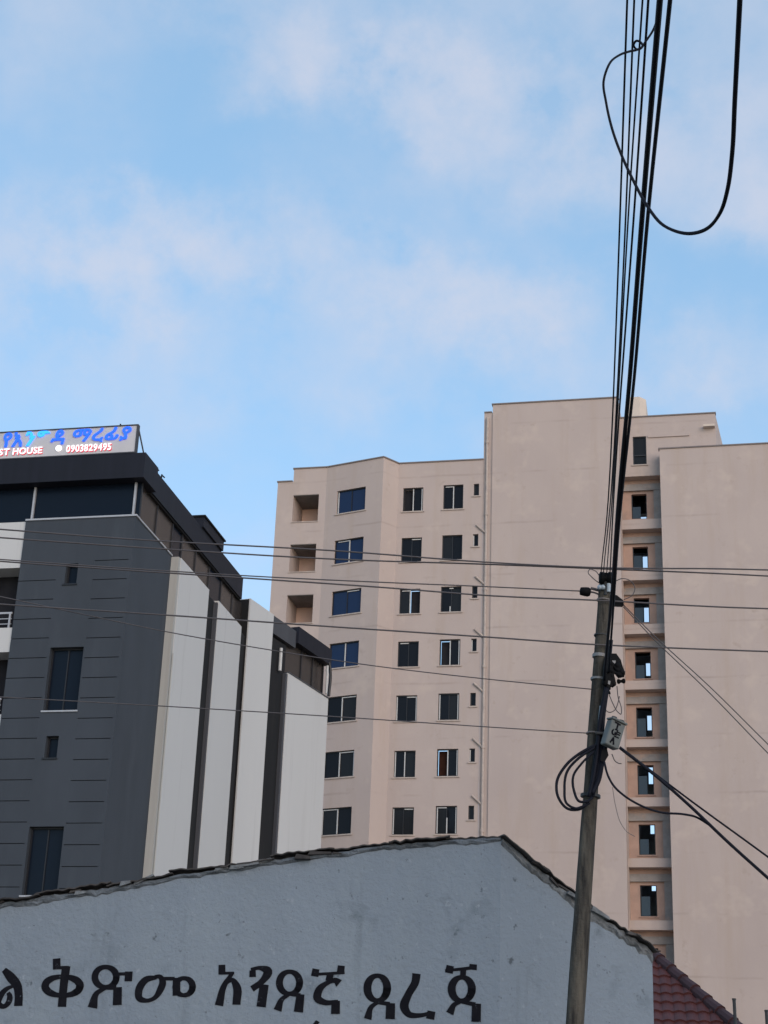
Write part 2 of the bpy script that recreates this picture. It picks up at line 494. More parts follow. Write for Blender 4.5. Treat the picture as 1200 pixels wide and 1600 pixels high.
def pierced(mb, pl, u0, u1, z0, z1, holes, depth, d=0.0, skip_top=False):
    """front face of a wall with rectangular openings and their reveals"""
    us = sorted({u0, u1} | {h[0] for h in holes} | {h[1] for h in holes})
    zs = sorted({z0, z1} | {h[2] for h in holes} | {h[3] for h in holes})
    us = [x for x in us if u0 <= x <= u1]
    zs = [x for x in zs if z0 <= x <= z1]
    for i in range(len(us) - 1):
        for j in range(len(zs) - 1):
            cu, cz = (us[i] + us[i + 1]) / 2, (zs[j] + zs[j + 1]) / 2
            if any(h[0] < cu < h[1] and h[2] < cz < h[3] for h in holes):
                continue
            mb.quad(pl.w(us[i], zs[j], d), pl.w(us[i + 1], zs[j], d), pl.w(us[i + 1], zs[j + 1], d), pl.w(us[i], zs[j + 1], d))
    for (a, b, c, e) in holes:
        W = lambda u, z, k: pl.w(u, z, d - k * depth)
        mb.quad(W(a, c, 0), W(a, e, 0), W(a, e, 1), W(a, c, 1))
        mb.quad(W(b, e, 0), W(b, c, 0), W(b, c, 1), W(b, e, 1))
        mb.quad(W(a, e, 0), W(b, e, 0), W(b, e, 1), W(a, e, 1))
        mb.quad(W(b, c, 0), W(a, c, 0), W(a, c, 1), W(b, c, 1))


E_ANG = math.pi / 2 + YAW        # direction of all the street fronts (to the right and slightly nearer)
N_ANG = YAW                      # direction of the side walls (away)

# ------------------------------------------------------------------ ground
g = MB().quad((-1500, -300, 0), (1500, -300, 0), (1500, 2500, 0), (-1500, 2500, 0)).build('ground', 'earth')
tag(g, 'bare packed earth ground under the street and buildings', 'ground', kind='structure')
rd = MB().quad((-60, 2.5, .004), (60, 2.5, .004), (60, 10.5, .004), (-60, 10.5, .004)).build('road', 'asphalt')
tag(rd, 'grey asphalt road in front of the painted wall', 'road', kind='structure')
pv = MB().hexa([Vector(p) for p in ((-60, 10.5, 0), (60, 10.5, 0), (60, 13.2, 0), (-60, 13.2, 0), (-60, 10.5, .12), (60, 10.5, .12), (60, 13.2, .12), (-60, 13.2, .12))]).build('pavement', 'kerb')
tag(pv, 'raised concrete pavement strip along the road', 'pavement', kind='structure')

# ------------------------------------------------------------------ beige apartment block
b0 = at(690, 1000, 86)
mf = Plane(b0, E_ANG)
FL = 3.03
apt = thing('apartment_building', mf.w(4, 0, -6), 'tall beige rendered apartment block with an angled bay, blank side walls and a stair shaft', 'building')


def window(pl, u0, u1, z0, z1, parent, d=0.0, mull=(.5,), white=(), open_=None, blue=False, tops=(), frame='black_frame', sill=True, rec=.10, room='room_shade'):
    """sliding window: black outer frame, white sash edges, panes, sill and the dark room behind an open leaf"""
    ft = .055
    f = MB()
    a, b = d - rec - .07, d - rec
    f.box(pl, u0, u1, z0, z0 + ft, a, b); f.box(pl, u0, u1, z1 - ft, z1, a, b)
    f.box(pl, u0, u0 + ft, z0 + ft, z1 - ft, a, b); f.box(pl, u1 - ft, u1, z0 + ft, z1 - ft, a, b)
    for m in mull:
        um = u0 + (u1 - u0) * m
        f.box(pl, um - .02, um + .02, z0 + ft, z1 - ft, a, b - .01)
    w = f.build('window', frame, parent)
    edges = [u0 + ft] + [u0 + (u1 - u0) * m for m in mull] + [u1 - ft]
    for i in range(len(edges) - 1):
        l, r = edges[i] + (0 if i == 0 else .02), edges[i + 1] - (0 if i == len(edges) - 2 else .02)
        if open_ == i:
            MB().box(pl, l, r, z0 + ft, z1 - ft, d - .34, d - .32).build('room_shade_panel', room, w)
            continue
        MB().box(pl, l, r, z0 + ft, z1 - ft, b - .05 - .012 * (i % 2), b - .04 - .012 * (i % 2)).build('pane', 'pane_sky_tint' if blue else random.choice(('pane', 'pane', 'pane_b')), w)
    for (x, t0, t1) in white:
        ux = u0 + (u1 - u0) * x
        zz0, zz1 = z0 + ft + (z1 - z0 - 2 * ft) * t0, z0 + ft + (z1 - z0 - 2 * ft) * t1
        MB().box(pl, ux - .026, ux + .026, zz0, zz1, b - .035, b + .012).build('sash_edge', 'white_frame', w)
    for (x0, x1) in tops:
        MB().box(pl, u0 + (u1 - u0) * x0, u0 + (u1 - u0) * x1, z1 - ft - .05, z1 - ft, b - .035, b + .008).build('sash_edge', 'white_frame', w)
    if sill:
        MB().box(pl, u0 - .09, u1 + .09, z0 - .07, z0 - .002, d - .2, d + .06).build('sill', 'sill', w)
    return w


ROWS = 9
# main front between bay and tall block
uA, uB = mf.u(617, 900), mf.u(753, 900)
zTop = 40.03
zw0, zw1 = 37.08, 38.52           # top row of windows
w1a, w1b = -2.40, -1.25
w2a, w2b = -.10, 1.03
w3a, w3b = 1.62, 1.92             # little bathroom windows
bz0, bz1 = 37.85, 38.58
holes = []
for k in range(ROWS):
    dz = -FL * k
    holes += [(w1a, w1b, zw0 + dz, zw1 + dz), (w2a, w2b, zw0 + dz + .03, zw1 + dz + .06), (w3a, w3b, bz0 + dz, bz1 + dz)]
uS = mf.u(767, 900)               # start of the tall block
mb = MB()
pierced(mb, mf, uA, uB, 0, zTop, holes, .36)
mb.quad(mf.w(uA, zTop), mf.w(uB, zTop), mf.w(uB, zTop, -9), mf.w(uA, zTop, -9))
mb.build('wall', 'beige', apt)
cfgW1 = [dict(open_=0, white=((.5, 0, 1), (.93, 0, 1))), dict(tops=((.5, .95),)), dict(white=((.5, 0, 1),), tops=((.1, .5),), open_=1),
         dict(tops=((.1, .5),)), dict(white=((.04, 0, 1), (.95, 0, 1)), tops=((.5, .95),)), dict(white=((.05, 0, 1), (.49, 0, 1))),
         dict(white=((.05, 0, 1),), tops=((.55, .95),)), dict(), dict(white=((.5, 0, 1),))]
cfgW2 = [dict(white=((.5, 0, 1),), tops=((.1, .5),)), dict(), dict(white=((.45, .0, .22),), tops=((.4, .6),)), dict(open_=0, white=((.5, 0, 1), (.93, 0, 1))),
         dict(white=((.06, 0, 1), (.93, 0, 1))), dict(open_=0, room='brown_room', white=((.5, 0, 1), (.94, 0, 1))), dict(white=((.07, 0, 1), (.52, 0, .6), (.94, 0, 1)), tops=((.1, .5),)), dict(), dict()]
for k in range(ROWS):
    dz = -FL * k
    window(mf, w1a, w1b, zw0 + dz, zw1 + dz, apt, **cfgW1[k])
    window(mf, w2a, w2b, zw0 + dz + .03, zw1 + dz + .06, apt, **cfgW2[k])
    window(mf, w3a, w3b, bz0 + dz, bz1 + dz, apt, mull=(), white=(((.1, 0, 1),) if k % 2 else ()))
    # short waste pipe dropping to the downpipe
    if 0 < k < 8:
        za = bz1 + dz + .52
        MB().cyl(mf.w(w3a + .18, za, .06), mf.w(2.30, za - .46, .06), .06, n=8).build('waste_pipe', 'sill', apt)
# narrow strip with the downpipe, then the tall blank block
zStrip, zTall = 42.95, 43.40
mb = MB().box(mf, uB, uS, 0, zStrip, -9, -.02)
mb.build('wall', 'beige', apt)
MB().tube([mf.w(2.36, 42.6, .09), mf.w(2.36, 30, .09), mf.w(2.36, 14, .09), mf.w(2.36, 0.1, .09)], .075, 8, 1).build('downpipe', 'sill', apt)
for k in range(8):
    MB().cyl(mf.w(2.36, 41.0 - 4.4 * k, .09), mf.w(2.36, 41.16 - 4.4 * k, .09), .105, n=8).build('pipe_collar', 'sill', apt)
uT = mf.u(971, 900)
MB().box(mf, uS, uT, 0, zTall, -9, .06).build('wall', 'beige', apt)
# far right block
uR0, uR1 = mf.u(1040.5, 1050), 26.0
zR = 40.14
MB().box(mf, uR0, uR1, 0, zR, -9, .0).build('wall', 'beige', apt)
# stair shaft, set back between the two
SB = -.9
st0, st1 = uT + .002, uR0 - .002
stp = Plane(mf.w(0, 0, SB), E_ANG)
zc = [(stp.z(1005, (a + b) / 2)) for a, b in ((905, 975), (990, 1063), (1077, 1155), (1166, 1245), (1260, 1341))]
top0 = stp.z(1005, 743.5); bot0 = stp.z(1005, 811)
oz = []                            # openings: top and bottom heights
for (a, b) in ((743.5, 811), (826, 891), (906, 975), (990, 1063), (1077, 1155), (1167, 1246), (1260, 1341), (1355, 1438), (1453, 1543)):
    oz.append((stp.z(1008, b), stp.z(1008, a)))
ou0, ou1 = stp.u(977, 1080), st1
hol = [(ou0, ou1, a, b) for a, b in oz]
zUp = stp.z(985, 653)
uUpR = stp.u(1118, 665)
hw0, hw1, hz0, hz1 = stp.u(989, 705), stp.u(1010, 705), stp.z(1000, 726), stp.z(1000, 682)
mb = MB()
pierced(mb, stp, st0, st1, 0, oz[0][1] + .35, hol, .72)
zq = oz[0][1] + .35
# upper stair house, wider than the shaft below
pierced(mb, stp, st0, uUpR, zq, zUp, [(hw0, hw1, hz0, hz1)], .25)
W = stp.w
mb.quad(W(st0, zUp), W(uUpR, zUp), W(uUpR + .55, zUp - .1, -6.4), W(st0, zUp, -6.4))
mb.quad(W(uUpR, zq), W(uUpR + .55, zq, -6.4), W(uUpR + .55, zUp - .1, -6.4), W(uUpR, zUp))
mb.build('wall', 'beige', apt)
# shallow raised mouldings on the stair house
MB().box(stp, hw1 + .1, stp.u(1077, 680), stp.z(1077, 681), stp.z(1077, 677), 0, .07).build('moulding', 'beige', apt)
MB().box(stp, stp.u(1099, 668), stp.u(1117, 668), stp.z(1100, 670), stp.z(1100, 667), 0, .35).build('moulding', 'cream', apt)
window(stp, hw0, hw1, hz0, hz1, apt, mull=(), tops=(), rec=.08, white=())
MB().box(stp, hw0 + .06, hw1 - .06, hz0 + .55, hz0 + .62, -.16, -.06).build('transom', 'black_frame', apt)
# inside of each opening: orange rear wall with a window hole, bare concrete beam and pier
for i, (a, b) in enumerate(oz):
    h = b - a
    wa, wb = stp.u(990 + 1.5 * i * .9, 1000 * 0 + 1040, -.3), stp.u(1013 + 1.5 * i * .9, 1040, -.3)
    wa, wb = ou0 + .50, ou0 + 1.34
    za, zb = a + .30 * min(1, 1) + .0, b - .78
    mb = MB()
    pierced(mb, stp, ou0, ou1 - .45, a, b - .62, [(wa, wb, za, zb)], .25, d=-.72)
    mb.build('shaft_wall', 'brick_plaster', apt)
    MB().box(stp, ou0, ou1, b - .62, b - .24, -.95, -.56).build('shaft_beam', 'concrete', apt)
    MB().box(stp, ou0, ou1, b - .238, b, -.95, -.62).build('shaft_lintel', 'brick_plaster', apt)
    MB().box(stp, ou1 - .45, ou1, a, b - .62, -.95, -.60).build('shaft_pier', 'concrete', apt)
    fr_ = MB()
    fr_.box(stp, wa, wb, za, za + .06, -.96, -.86); fr_.box(stp, wa, wa + .05, za + .06, zb, -.96, -.86); fr_.box(stp, wb - .05, wb, za + .06, zb, -.96, -.86)
    fr_.build('shaft_window_frame', 'black_frame', apt)
    ph = za + .06 + (zb - za) * (.62 if i % 3 else .5)
    MB().box(stp, wa + .052, wa + (wb - wa) * .58, za + .062, ph, -.93, -.91).build('shaft_pane', 'pane_slate', apt)
    MB().box(stp, wa - .08, wb + .08, za - .06, za - .002, -.78, -.66).build('sill', 'brick_plaster', apt)
# inside of the stairwell with landings and rear window openings the sky shows through
DB = -5.2
rear = []
for i, (a, b) in enumerate(oz):
    yl, yr = [(797, 812), (868, 890), (948, 972), (1035, 1056), (1117, 1141), (1198, 1225), (1287, 1303), (1377, 1392), (1470, 1480)][i]
    xl, xr = [(1000, 1012), (1006, 1014), (1008, 1017), (1011, 1020), (1013, 1019), (1015, 1024), (1018, 1026), (1020, 1028), (1022, 1029)][i]
    if i == 0:
        yl, yr = 803, 812
    rear.append((stp.u(xl - 2, yl, DB), stp.u(xr, yl, DB), stp.z(xl, yr, DB), stp.z(xl, yl, DB)))
rear.append((stp.u(984, 712, DB), stp.u(1016, 712, DB), stp.z(1000, 724, DB), stp.z(1000, 712, DB)))
mb = MB()
pierced(mb, stp, st0 - .6, st1 + 1.2, 0, zUp - .3, rear, .2, d=DB)
mb.build('stairwell_rear_wall', 'stair_plaster', apt)
mb = MB()
mb.quad(W(st0 + .01, 0, -1.0), W(st0 + .01, 0, DB), W(st0 + .01, zUp - .3, DB), W(st0 + .01, zUp - .3, -1.0))
mb.quad(W(st1 + .6, 0, -1.0), W(st1 + .6, 0, DB), W(st1 + .6, zUp - .3, DB), W(st1 + .6, zUp - .3, -1.0))
mb.quad(W(st0, zUp - .3, -.05), W(uUpR, zUp - .3, -.05), W(uUpR, zUp - .3, DB), W(st0, zUp - .3, DB))
mb.build('stairwell_lining', 'stair_plaster', apt)
for i, (a, b) in enumerate(oz):
    MB().box(stp, st0 + .05, st1 + .55, b - .35, b - .15, -2.8, -1.0).build('landing', 'room_shade', apt)  # shade of the landing slab put into its near-black colour
# pale tank room on the roof behind
tk = Plane(mf.w(0, 0, -4.6), E_ANG)
ta, tb, tz = tk.u(981, 640), tk.u(1009, 640), tk.z(995, 620)
mb = MB()
P = [(ta, 0), (tb - .35, 0), (tb, -.45), (tb, -2.4), (ta, -2.4)]
n = len(P)
mb.add([tk.w(u, 39.0, d) for u, d in P] + [tk.w(u, tz, d) for u, d in P], [tuple(range(n, 2 * n))] + [(i, (i + 1) % n, n + (i + 1) % n, n + i) for i in range(n)])
mb.build('tank_room', 'cream', apt)

# left bay and balcony column
uL, uM = mf.u(434, 760), mf.u(458, 760)
uC = mf.u(511, 740)                # where the angled face begins
bay_tip = mf.hit(608, 714, 0)
bu, bd = mf.u(608, 722) - .10, 1.0
ang_dir = (mf.w(bu, 0, bd) - mf.w(uC, 0, 0))
bayp = Plane(mf.w(uC, 0, 0), math.atan2(ang_dir.x, ang_dir.y))
blen = ang_dir.length
# balcony openings
oa, ob = mf.u(457, 800), mf.u(497, 800)
boz = (mf.z(475, 815), mf.z(475, 773))
hb = [(oa, ob, boz[0] - FL * k, boz[1] - FL * k) for k in range(ROWS)]
mb = MB()
pierced(mb, mf, uM, uC, 0, zTop, hb, 2.1)
mb.quad(mf.w(uM, 39.25, 0), mf.w(uM, 39.25, -8), mf.w(uM, zTop, -8), mf.w(uM, zTop, 0))
mb.quad(mf.w(uM, zTop), mf.w(uC, zTop), mf.w(uC, zTop, -8), mf.w(uM, zTop, -8))
mb.build('wall', 'beige', apt)
MB().box(mf, uL, uM, 0, 39.25, -8, 0).build('wall', 'beige', apt)
for k in range(ROWS):
    MB().box(mf, oa, ob, boz[0] - FL * k, boz[1] - FL * k, -2.3, -2.11).build('balcony_rear_wall', 'balcony_plaster', apt)
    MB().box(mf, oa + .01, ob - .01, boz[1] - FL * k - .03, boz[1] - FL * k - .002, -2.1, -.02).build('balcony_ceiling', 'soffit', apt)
    MB().box(mf, oa - .05, ob + .05, boz[0] - FL * k - .05, boz[0] - FL * k - .001, -.12, .045).build('balcony_coping', 'sill', apt)
# bay: angled face and its short return
bw0, bw1 = bayp.u(526, 785), bayp.u(570.5, 785)
bzz = (bayp.z(548, 800), bayp.z(548, 764))
hby = [(bw0, bw1, bzz[0] - FL * k, bzz[1] - FL * k) for k in range(ROWS)]
mb = MB()
pierced(mb, bayp, 0, blen, 0, zTop, hby, .3)
tip, base = mf.w(bu, 0, bd), mf.w(uA, 0, 0)
Z = Vector((0, 0, zTop))
mb.quad(tip, base, base + Z, tip + Z)
mb.add([mf.w(uC, zTop), tip + Z, base + Z], [(0, 1, 2)])
mb.quad(mf.w(uC, zTop), mf.w(uA, zTop), mf.w(uA, zTop, -8), mf.w(uC, zTop, -8))
mb.build('wall', 'beige', apt)
cfgB = [dict(white=((.04, 0, 1),)), dict(white=((.5, 0, 1),), tops=((.1, .5),)), dict(tops=((.5, .9),)), dict(white=((.52, 0, 1),)),
        dict(white=((.5, 0, 1),), tops=((.5, .95),), blue=False), dict(white=((.5, 0, 1), (.97, 0, 1)), tops=((.5, .95),), blue=False), dict(white=((.52, 0, 1), (.03, 0, 1)), tops=((.05, .5),), blue=False), dict(blue=False), dict(blue=False)]
for k in range(ROWS):
    c = dict(blue=True); c.update(cfgB[k])
    window(bayp, bw0, bw1, bzz[0] - FL * k, bzz[1] - FL * k, apt, **c)
# dark metal coping along every parapet
for pl, a, b, z, d in ((mf, uA, uB, zTop, 0), (mf, uM - .05, uC, zTop, 0), (bayp, 0, blen + .03, zTop, 0), (mf, uL - .05, uM - .05, 39.25, 0), (mf, uB, uS - .06, zStrip, -.02),
                       (mf, uS - .06, uT + .05, zTall, .06), (mf, uR0 - .06, uR1, zR, 0), (stp, st0, uUpR + .05, zUp, 0)):
    MB().box(pl, a, b, z + .001, z + .07, d - .3, d + .06).build('parapet_coping', 'coping', apt)
rp = Plane(tip, math.atan2((base - tip).x, (base - tip).y))
MB().box(rp, .04, (base - tip).length, zTop + .001, zTop + .07, -.3, .06).build('parapet_coping', 'coping', apt)

# ------------------------------------------------------------------ grey and white guest house
c0 = at(212, 807, 52)
fp = Plane(c0, E_ANG)
sp = Plane(c0, N_ANG)
gh = thing('guest_house', fp.w(-4, 0, -8), 'charcoal and white guest house with navy roof fascia and dark vertical strips', 'building')
zCap = 22.14                       # top of the grey block
gl = -3.90                         # left edge of the grey block
gs = 3.78                          # depth of the grey block
cA, cB = fp.u(88, 1000) , fp.u(136, 1000)
cA, cB = fp.u(87, 905), fp.u(141, 902)
cA, cB = min(cA, -2.56), max(cB, -1.28)
GP = .67                           # spacing of the cladding joints
tw = [(-2.48, -1.33, 15.52, 17.64), (-2.48, -1.33, 9.68, 11.80), (-2.48, -1.33, 3.82, 5.94)]
sw = [(-2.26, -1.84, 19.83, 20.54), (-2.26, -1.84, 13.98, 14.69), (-2.26, -1.84, 8.1, 8.8)]
mb = MB()
pierced(mb, fp, cA, cB, 0, zCap, tw + sw, .3)
mb.quad(fp.w(cA, 0, 0), fp.w(cA, 0, -.05), fp.w(cA, zCap, -.05), fp.w(cA, zCap, 0))
mb.quad(fp.w(cB, 0, 0), fp.w(cB, zCap, 0), fp.w(cB, zCap, -.05), fp.w(cB, 0, -.05))
mb.build('front_wall', 'grey', gh)
mb = MB()
mb.quad(fp.w(gl, 0, -.04), fp.w(cA, 0, -.04), fp.w(cA, zCap, -.04), fp.w(gl, zCap, -.04))
mb.quad(fp.w(cB, 0, -.04), fp.w(-.10, 0, -.04), fp.w(-.10, zCap, -.04), fp.w(cB, zCap, -.04))
mb.quad(fp.w(gl, 0, -.04), fp.w(gl, zCap, -.04), fp.w(gl, zCap, -3), fp.w(gl, 0, -3))
mb.build('joint_backing', 'dark_strip', gh)
# cladding panels either side of the middle band, joints left open between them
z = fp.z(175, 875)
edges = [zCap] + [z - GP * k for k in range(60) if z - GP * k > 0] + [0]
zl = fp.z(60, 907)
edges_l = [zCap] + [zl - GP * k for k in range(60) if zl - GP * k > 0] + [0]
for (ed, ua, ub) in ((edges, cB, -.10), (edges_l, gl, cA)):
    for i in range(len(ed) - 1):
        MB().box(fp, ua + .001, ub - .001, ed[i + 1] + (.0 if ed[i + 1] == 0 else .013), ed[i] - (.0 if i == 0 else .013), -.039, -.001).build('cladding_panel', 'grey', gh)
mb = MB()
mb.box(fp, -.10, 0, 0, zCap, -gs, .0)
mb.build('side_wall', 'grey', gh)
for (a, b, c, d), big in [(t, True) for t in tw] + [(s, False) for s in sw]:
    w = MB()
    ft = .05
    w.box(fp, a, b, c, c + ft, -.27, -.18); w.box(fp, a, b, d - ft, d, -.27, -.18); w.box(fp, a, a + ft, c + ft, d - ft, -.27, -.18); w.box(fp, b - ft, b, c + ft, d - ft, -.27, -.18)
    if big:
        w.box(fp, (a + b) / 2 - .02, (a + b) / 2 + .02, c + ft, d - ft, -.27, -.2)
    w = w.build('window', 'black_frame', gh)
    if big:
        mid = (a + b) / 2
        MB().box(fp, a + ft, mid - .02, c + ft, d - ft, -.24, -.23).build('pane', 'pane_navy', w)
        MB().box(fp, mid + .02, b - ft, c + ft, d - ft, -.25, -.24).build('pane', 'pane_navy', w)
    else:
        MB().box(fp, a + ft, b - ft, c + ft, d - ft, -.24, -.23).build('pane', 'pane_navy', w)
    MB().box(fp, a - .06, b + .03, c - .05, c - .001, -.2, .04).build('sill', 'steel' if big else 'black_frame', w)
# thin metal trim on top of the grey block
MB().box(fp, gl, .05, zCap + .001, zCap + .06, -.3, .04).build('cap_trim', 'steel', gh)
MB().box(sp, .3, gs, zCap + .001, zCap + .06, -.2, .04).build('cap_trim', 'steel', gh)

# balconies to the left of the grey block
BL = -13.0
bands = [(zCap, 20.49)] + [(18.39 - 2.94 * k, 17.55 - 2.94 * k) for k in range(6)]
for i, (t, b) in enumerate(bands):
    o = MB().box(fp, BL, gl - .002, b, t, -1.6, -.06).build('balcony_band', 'white', gh)
    if i:
        r = MB()
        r.box(fp, BL, gl - .12, t + .50, t + .56, -.16, -.1)
        for zz in (.14, .32):
            r.box(fp, BL, gl - .12, t + zz, t + zz + .025, -.145, -.115)
        for q in range(9):
            r.box(fp, gl - .22 - 1.1 * q, gl - .16 - 1.1 * q, t + .002, t + .50, -.16, -.1)
        r.build('railing', 'steel', gh)
MB().box(fp, BL, gl - .002, 0, zCap - .3, -3.2, -1.6).build('balcony_rear_wall', 'pane_navy', gh)
# clerestory under the roof, front
zg0, zg1 = zCap + .07, 23.50
mull = [fp.u(46, 790), fp.u(205, 780)]
ue = [BL, mull[0] - 7.3, mull[0] - 3.65, mull[0], mull[1], .0]
for i in range(len(ue) - 1):
    MB().box(fp, ue[i] + .04, ue[i + 1] - .04, zg0, zg1, -.40, -.36).build('clerestory_pane', 'pane_navy', gh)
for u in ue[1:-1]:
    MB().box(fp, u - .035, u + .035, zg0, zg1, -.42, -.28).build('clerestory_mullion', 'steel', gh)
MB().box(fp, -.04, .0, zg0, zg1, -.42, -.36).build('clerestory_mullion', 'black_frame', gh)

# side wall: white slabs standing proud of dark strips, then the rear part turned outward
OFF = .30
sd = [(267.5, 281, 326.5), (340, 340, 377)]
z1s = 22.14
u1a, u1b = sp.u(281.5, 893, OFF), sp.u(326, 934, OFF)
u2a, u2b = sp.u(341, 952, OFF), sp.u(377, 987, OFF)
uEnd1 = sp.u(389, 960, .18)
mb = MB().box(sp, u1a, u1b, 0, z1s, -.3, OFF)
o = mb.build('white_slab', 'white', gh)
MB().box(sp, u1a + .05, u1a + .4, 0, 1, .305, .306) if False else None
# off-white return at the near end of the first slab with two thin pipes
MB().box(sp, gs + .002, u1a - .002, 0, z1s - .02, -.3, OFF - .02).build('slab_return', 'offwhite', gh)
for q, dd in ((.10, .1), (.17, .2)):
    pass
MB().cyl(sp.w(u1a - .05, 4, OFF + .02), sp.w(u1a - .05, 18.6, OFF + .02), .025, n=6).build('pipe', 'offwhite', gh)
MB().box(sp, u2a, u2b, 0, z1s, -.3, OFF).build('white_slab', 'white', gh)
MB().box(sp, u1b - .1, uEnd1, 0, z1s - .05, -.6, .14).build('dark_strip_wall', 'dark_strip', gh)
for u in (u2a,):
    MB().box(sp, u - .12, u - .003, 0, z1s - .1, .14, OFF - .02).build('strip_trim', 'fascia_grey', gh)
# clerestory of the side
k = 0
us = [.5, 2.2, 3.9, 5.0, 6.6, 8.3, 9.9, 11.4, uEnd1 - .1]
for i in range(len(us) - 1):
    MB().box(sp, us[i] + .04, us[i + 1] - .04, zg0 - .05, zg1, -.16, -.12).build('clerestory_pane', 'pane_brown' if i in (0, 1, 3, 4, 6, 7) else 'pane_navy', gh)
    MB().box(sp, us[i] - .04, us[i] + .04, zg0 - .05, zg1, -.2, -.08).build('clerestory_mullion', 'black_frame', gh)
# inner body closing the house behind the glass
mb = MB().box(sp, .9, 13.0, 0, 23.4, -11, -.3)
mb.build('inner_wall', 'room_shade', gh)
# navy fascia of the upper roof
zf1 = fp.z(100, 713.5, .12)
MB().box(fp, BL, .18, zg1 + .001, zf1, -1.2, .12).build('roof_fascia', 'fascia', gh)
uF = sp.u(380, 905, .04)
MB().box(sp, 1.2, uF, zg1 + .001, zf1 - .02, -1.2, .04).build('roof_fascia', 'fascia', gh)
MB().box(sp, 1.2, uF, zg1 - .05, zg1, -1.2, -.02).build('soffit', 'dark_strip', gh)
MB().box(sp, .9, 12.0, zf1 - .9, zf1 - .3, -11, -1.2).build('roof_deck', 'fascia_grey', gh)
# raised box on the roof edge
ub0, ub1 = sp.u(317, 825, .1), sp.u(349, 850, .1)
MB().box(sp, ub0, ub1, zf1 - .015, sp.z(349, 846, .1) , -2.0, .12).build('roof_box', 'fascia', gh)
MB().box(sp, ub0 - .06, ub1 + .06, sp.z(349, 846, .1) + .001, sp.z(349, 846, .1) + .06, -2.05, .18).build('roof_box_cap', 'dark_strip', gh)

# rear part of the house, its side turned toward the street
cr = sp.w(uEnd1, 0, 0)
rp2 = Plane(cr, math.radians(23.5))
OF2 = .30
U = lambda x, y: rp2.u(x, y, OF2)
Zz = lambda x, y: rp2.z(x, y, OF2)
p3a, p3b = U(391, 945), U(428, 962)
p4a, p4b = U(450, 1060), U(513, 1092)
z3 = (Zz(391, 935) + Zz(428, 960)) / 2
z4 = (Zz(450, 1053) + Zz(513, 1090)) / 2
MB().box(rp2, p3a, p3b, 0, z3, -1.5, OF2).build('white_slab', 'white', gh)
MB().box(rp2, p4a, p4b, 0, z4, -.3, OF2).build('white_slab', 'white', gh)
MB().box(rp2, -.1, p3a - .002, 0, z3 - .02, -1.5, .24).build('dark_strip_wall', 'dark_strip', gh)
zC1, zC0 = Zz(440, 968), Zz(440, 996)
zD1, zD0 = Zz(490, 996), Zz(490, 1022)
MB().box(rp2, p3b + .002, p4a - .002, 0, zC0 - .1, -.9, .12).build('dark_strip_wall', 'dark_strip', gh)
MB().box(rp2, p4a - .16, p4a - .003, 0, z4 - .05, .12, OF2 - .03).build('strip_trim', 'fascia_grey', gh)
uCe = U(466, 985)
MB().box(rp2, p3b + .002, uCe, zC0, zC1, -1.5, .22).build('roof_fascia', 'fascia_grey', gh)
MB().box(rp2, uCe, p4b + .05, zD0, zD1, -1.5, .34).build('roof_fascia', 'fascia', gh)
g_u = [p4a + .02, p4a + (p4b - p4a) * .42, p4a + (p4b - p4a) * .7, p4b - .12]
for i in range(3):
    MB().box(rp2, g_u[i] + .03, g_u[i + 1] - .03, z4 + .002, zD0 - .002, -.04, .0).build('clerestory_pane', 'pane_brown', gh)
    MB().box(rp2, g_u[i + 1] - .035, g_u[i + 1] + .035, z4 + .002, zD0 - .002, -.06, .05).build('clerestory_mullion', 'black_frame', gh)
MB().box(rp2, p4a, p4b, z4 + .001, z4 + .05, -.3, OF2 + .03).build('cap_trim', 'fascia_grey', gh)
MB().box(rp2, -.05, p4b, 0, zD0 - .05, -8, -.95).build('inner_wall', 'dark_strip', gh)
# downpipes of the rear roof
ux = U(511.5, 1070)
MB().tube([rp2.w(ux + .02, zD0 + .1, .30), rp2.w(ux + .10, zD0 - .15, .34), rp2.w(ux + .10, z4 + .1, .34)], .07, 8, 4).build('downpipe', 'black_frame', gh)
MB().tube([rp2.w(ux - .12, zD0 - .1, .32), rp2.w(ux - .12, z4 + .15, .32)], .05, 8, 1).build('downpipe', 'white_frame', gh)
ux = U(440, 1030)
MB().tube([rp2.w(ux, Zz(440, 1012), .25), rp2.w(ux, Zz(439, 1048), .25)], .07, 8, 1).build('downpipe', 'white_frame', gh)
# two small brackets on the roof edge
for (x, y) in ((243, 734), (252, 745)):
    u_, z_ = sp.uv(x, y, 0)
    b_ = MB(); b_.cyl(sp.w(u_, zf1 - .05, .0), sp.w(u_ + .04, zf1 + .14, .0), .03, n=6); b_.cyl(sp.w(u_ + .04, zf1 + .12, .0), sp.w(u_ + .32, zf1 + .15, .0), .025, n=6)
    b_.build('roof_bracket', 'fascia', gh)

# rooftop sign ----------------------------------------------------------
SF = -.25
sgp = Plane(fp.w(0, 0, SF), E_ANG)
su1, szb, szt = sgp.u(212, 690), sgp.z(208, 706), sgp.z(212, 665)
su0 = su1 - 7.6
sign = thing('rooftop_sign', sgp.w((su0 + su1) / 2, zf1, 0), 'grey rooftop sign board with blue letters and a phone number on the guest house', 'sign')
MB().box(sgp, su0, su1, szb, szt, -.12, 0).build('board', 'sign_face', sign)
fm = MB()
for (a, b, c, d) in ((su0, su1 + .05, szb - .04, szb), (su0, su1 + .05, szt, szt + .04), (su1, su1 + .05, szb, szt)):
    fm.box(sgp, a, b, c, d, -.14, .03)
fm.build('frame', 'fascia_grey', sign)
for x in (3, 55, 91, 173, 209):
    u_ = sgp.u(x, 712)
    MB().box(sgp, u_ - .03, u_ + .03, zf1, szb - .041, -.1, -.04).build('support', 'fascia', sign)
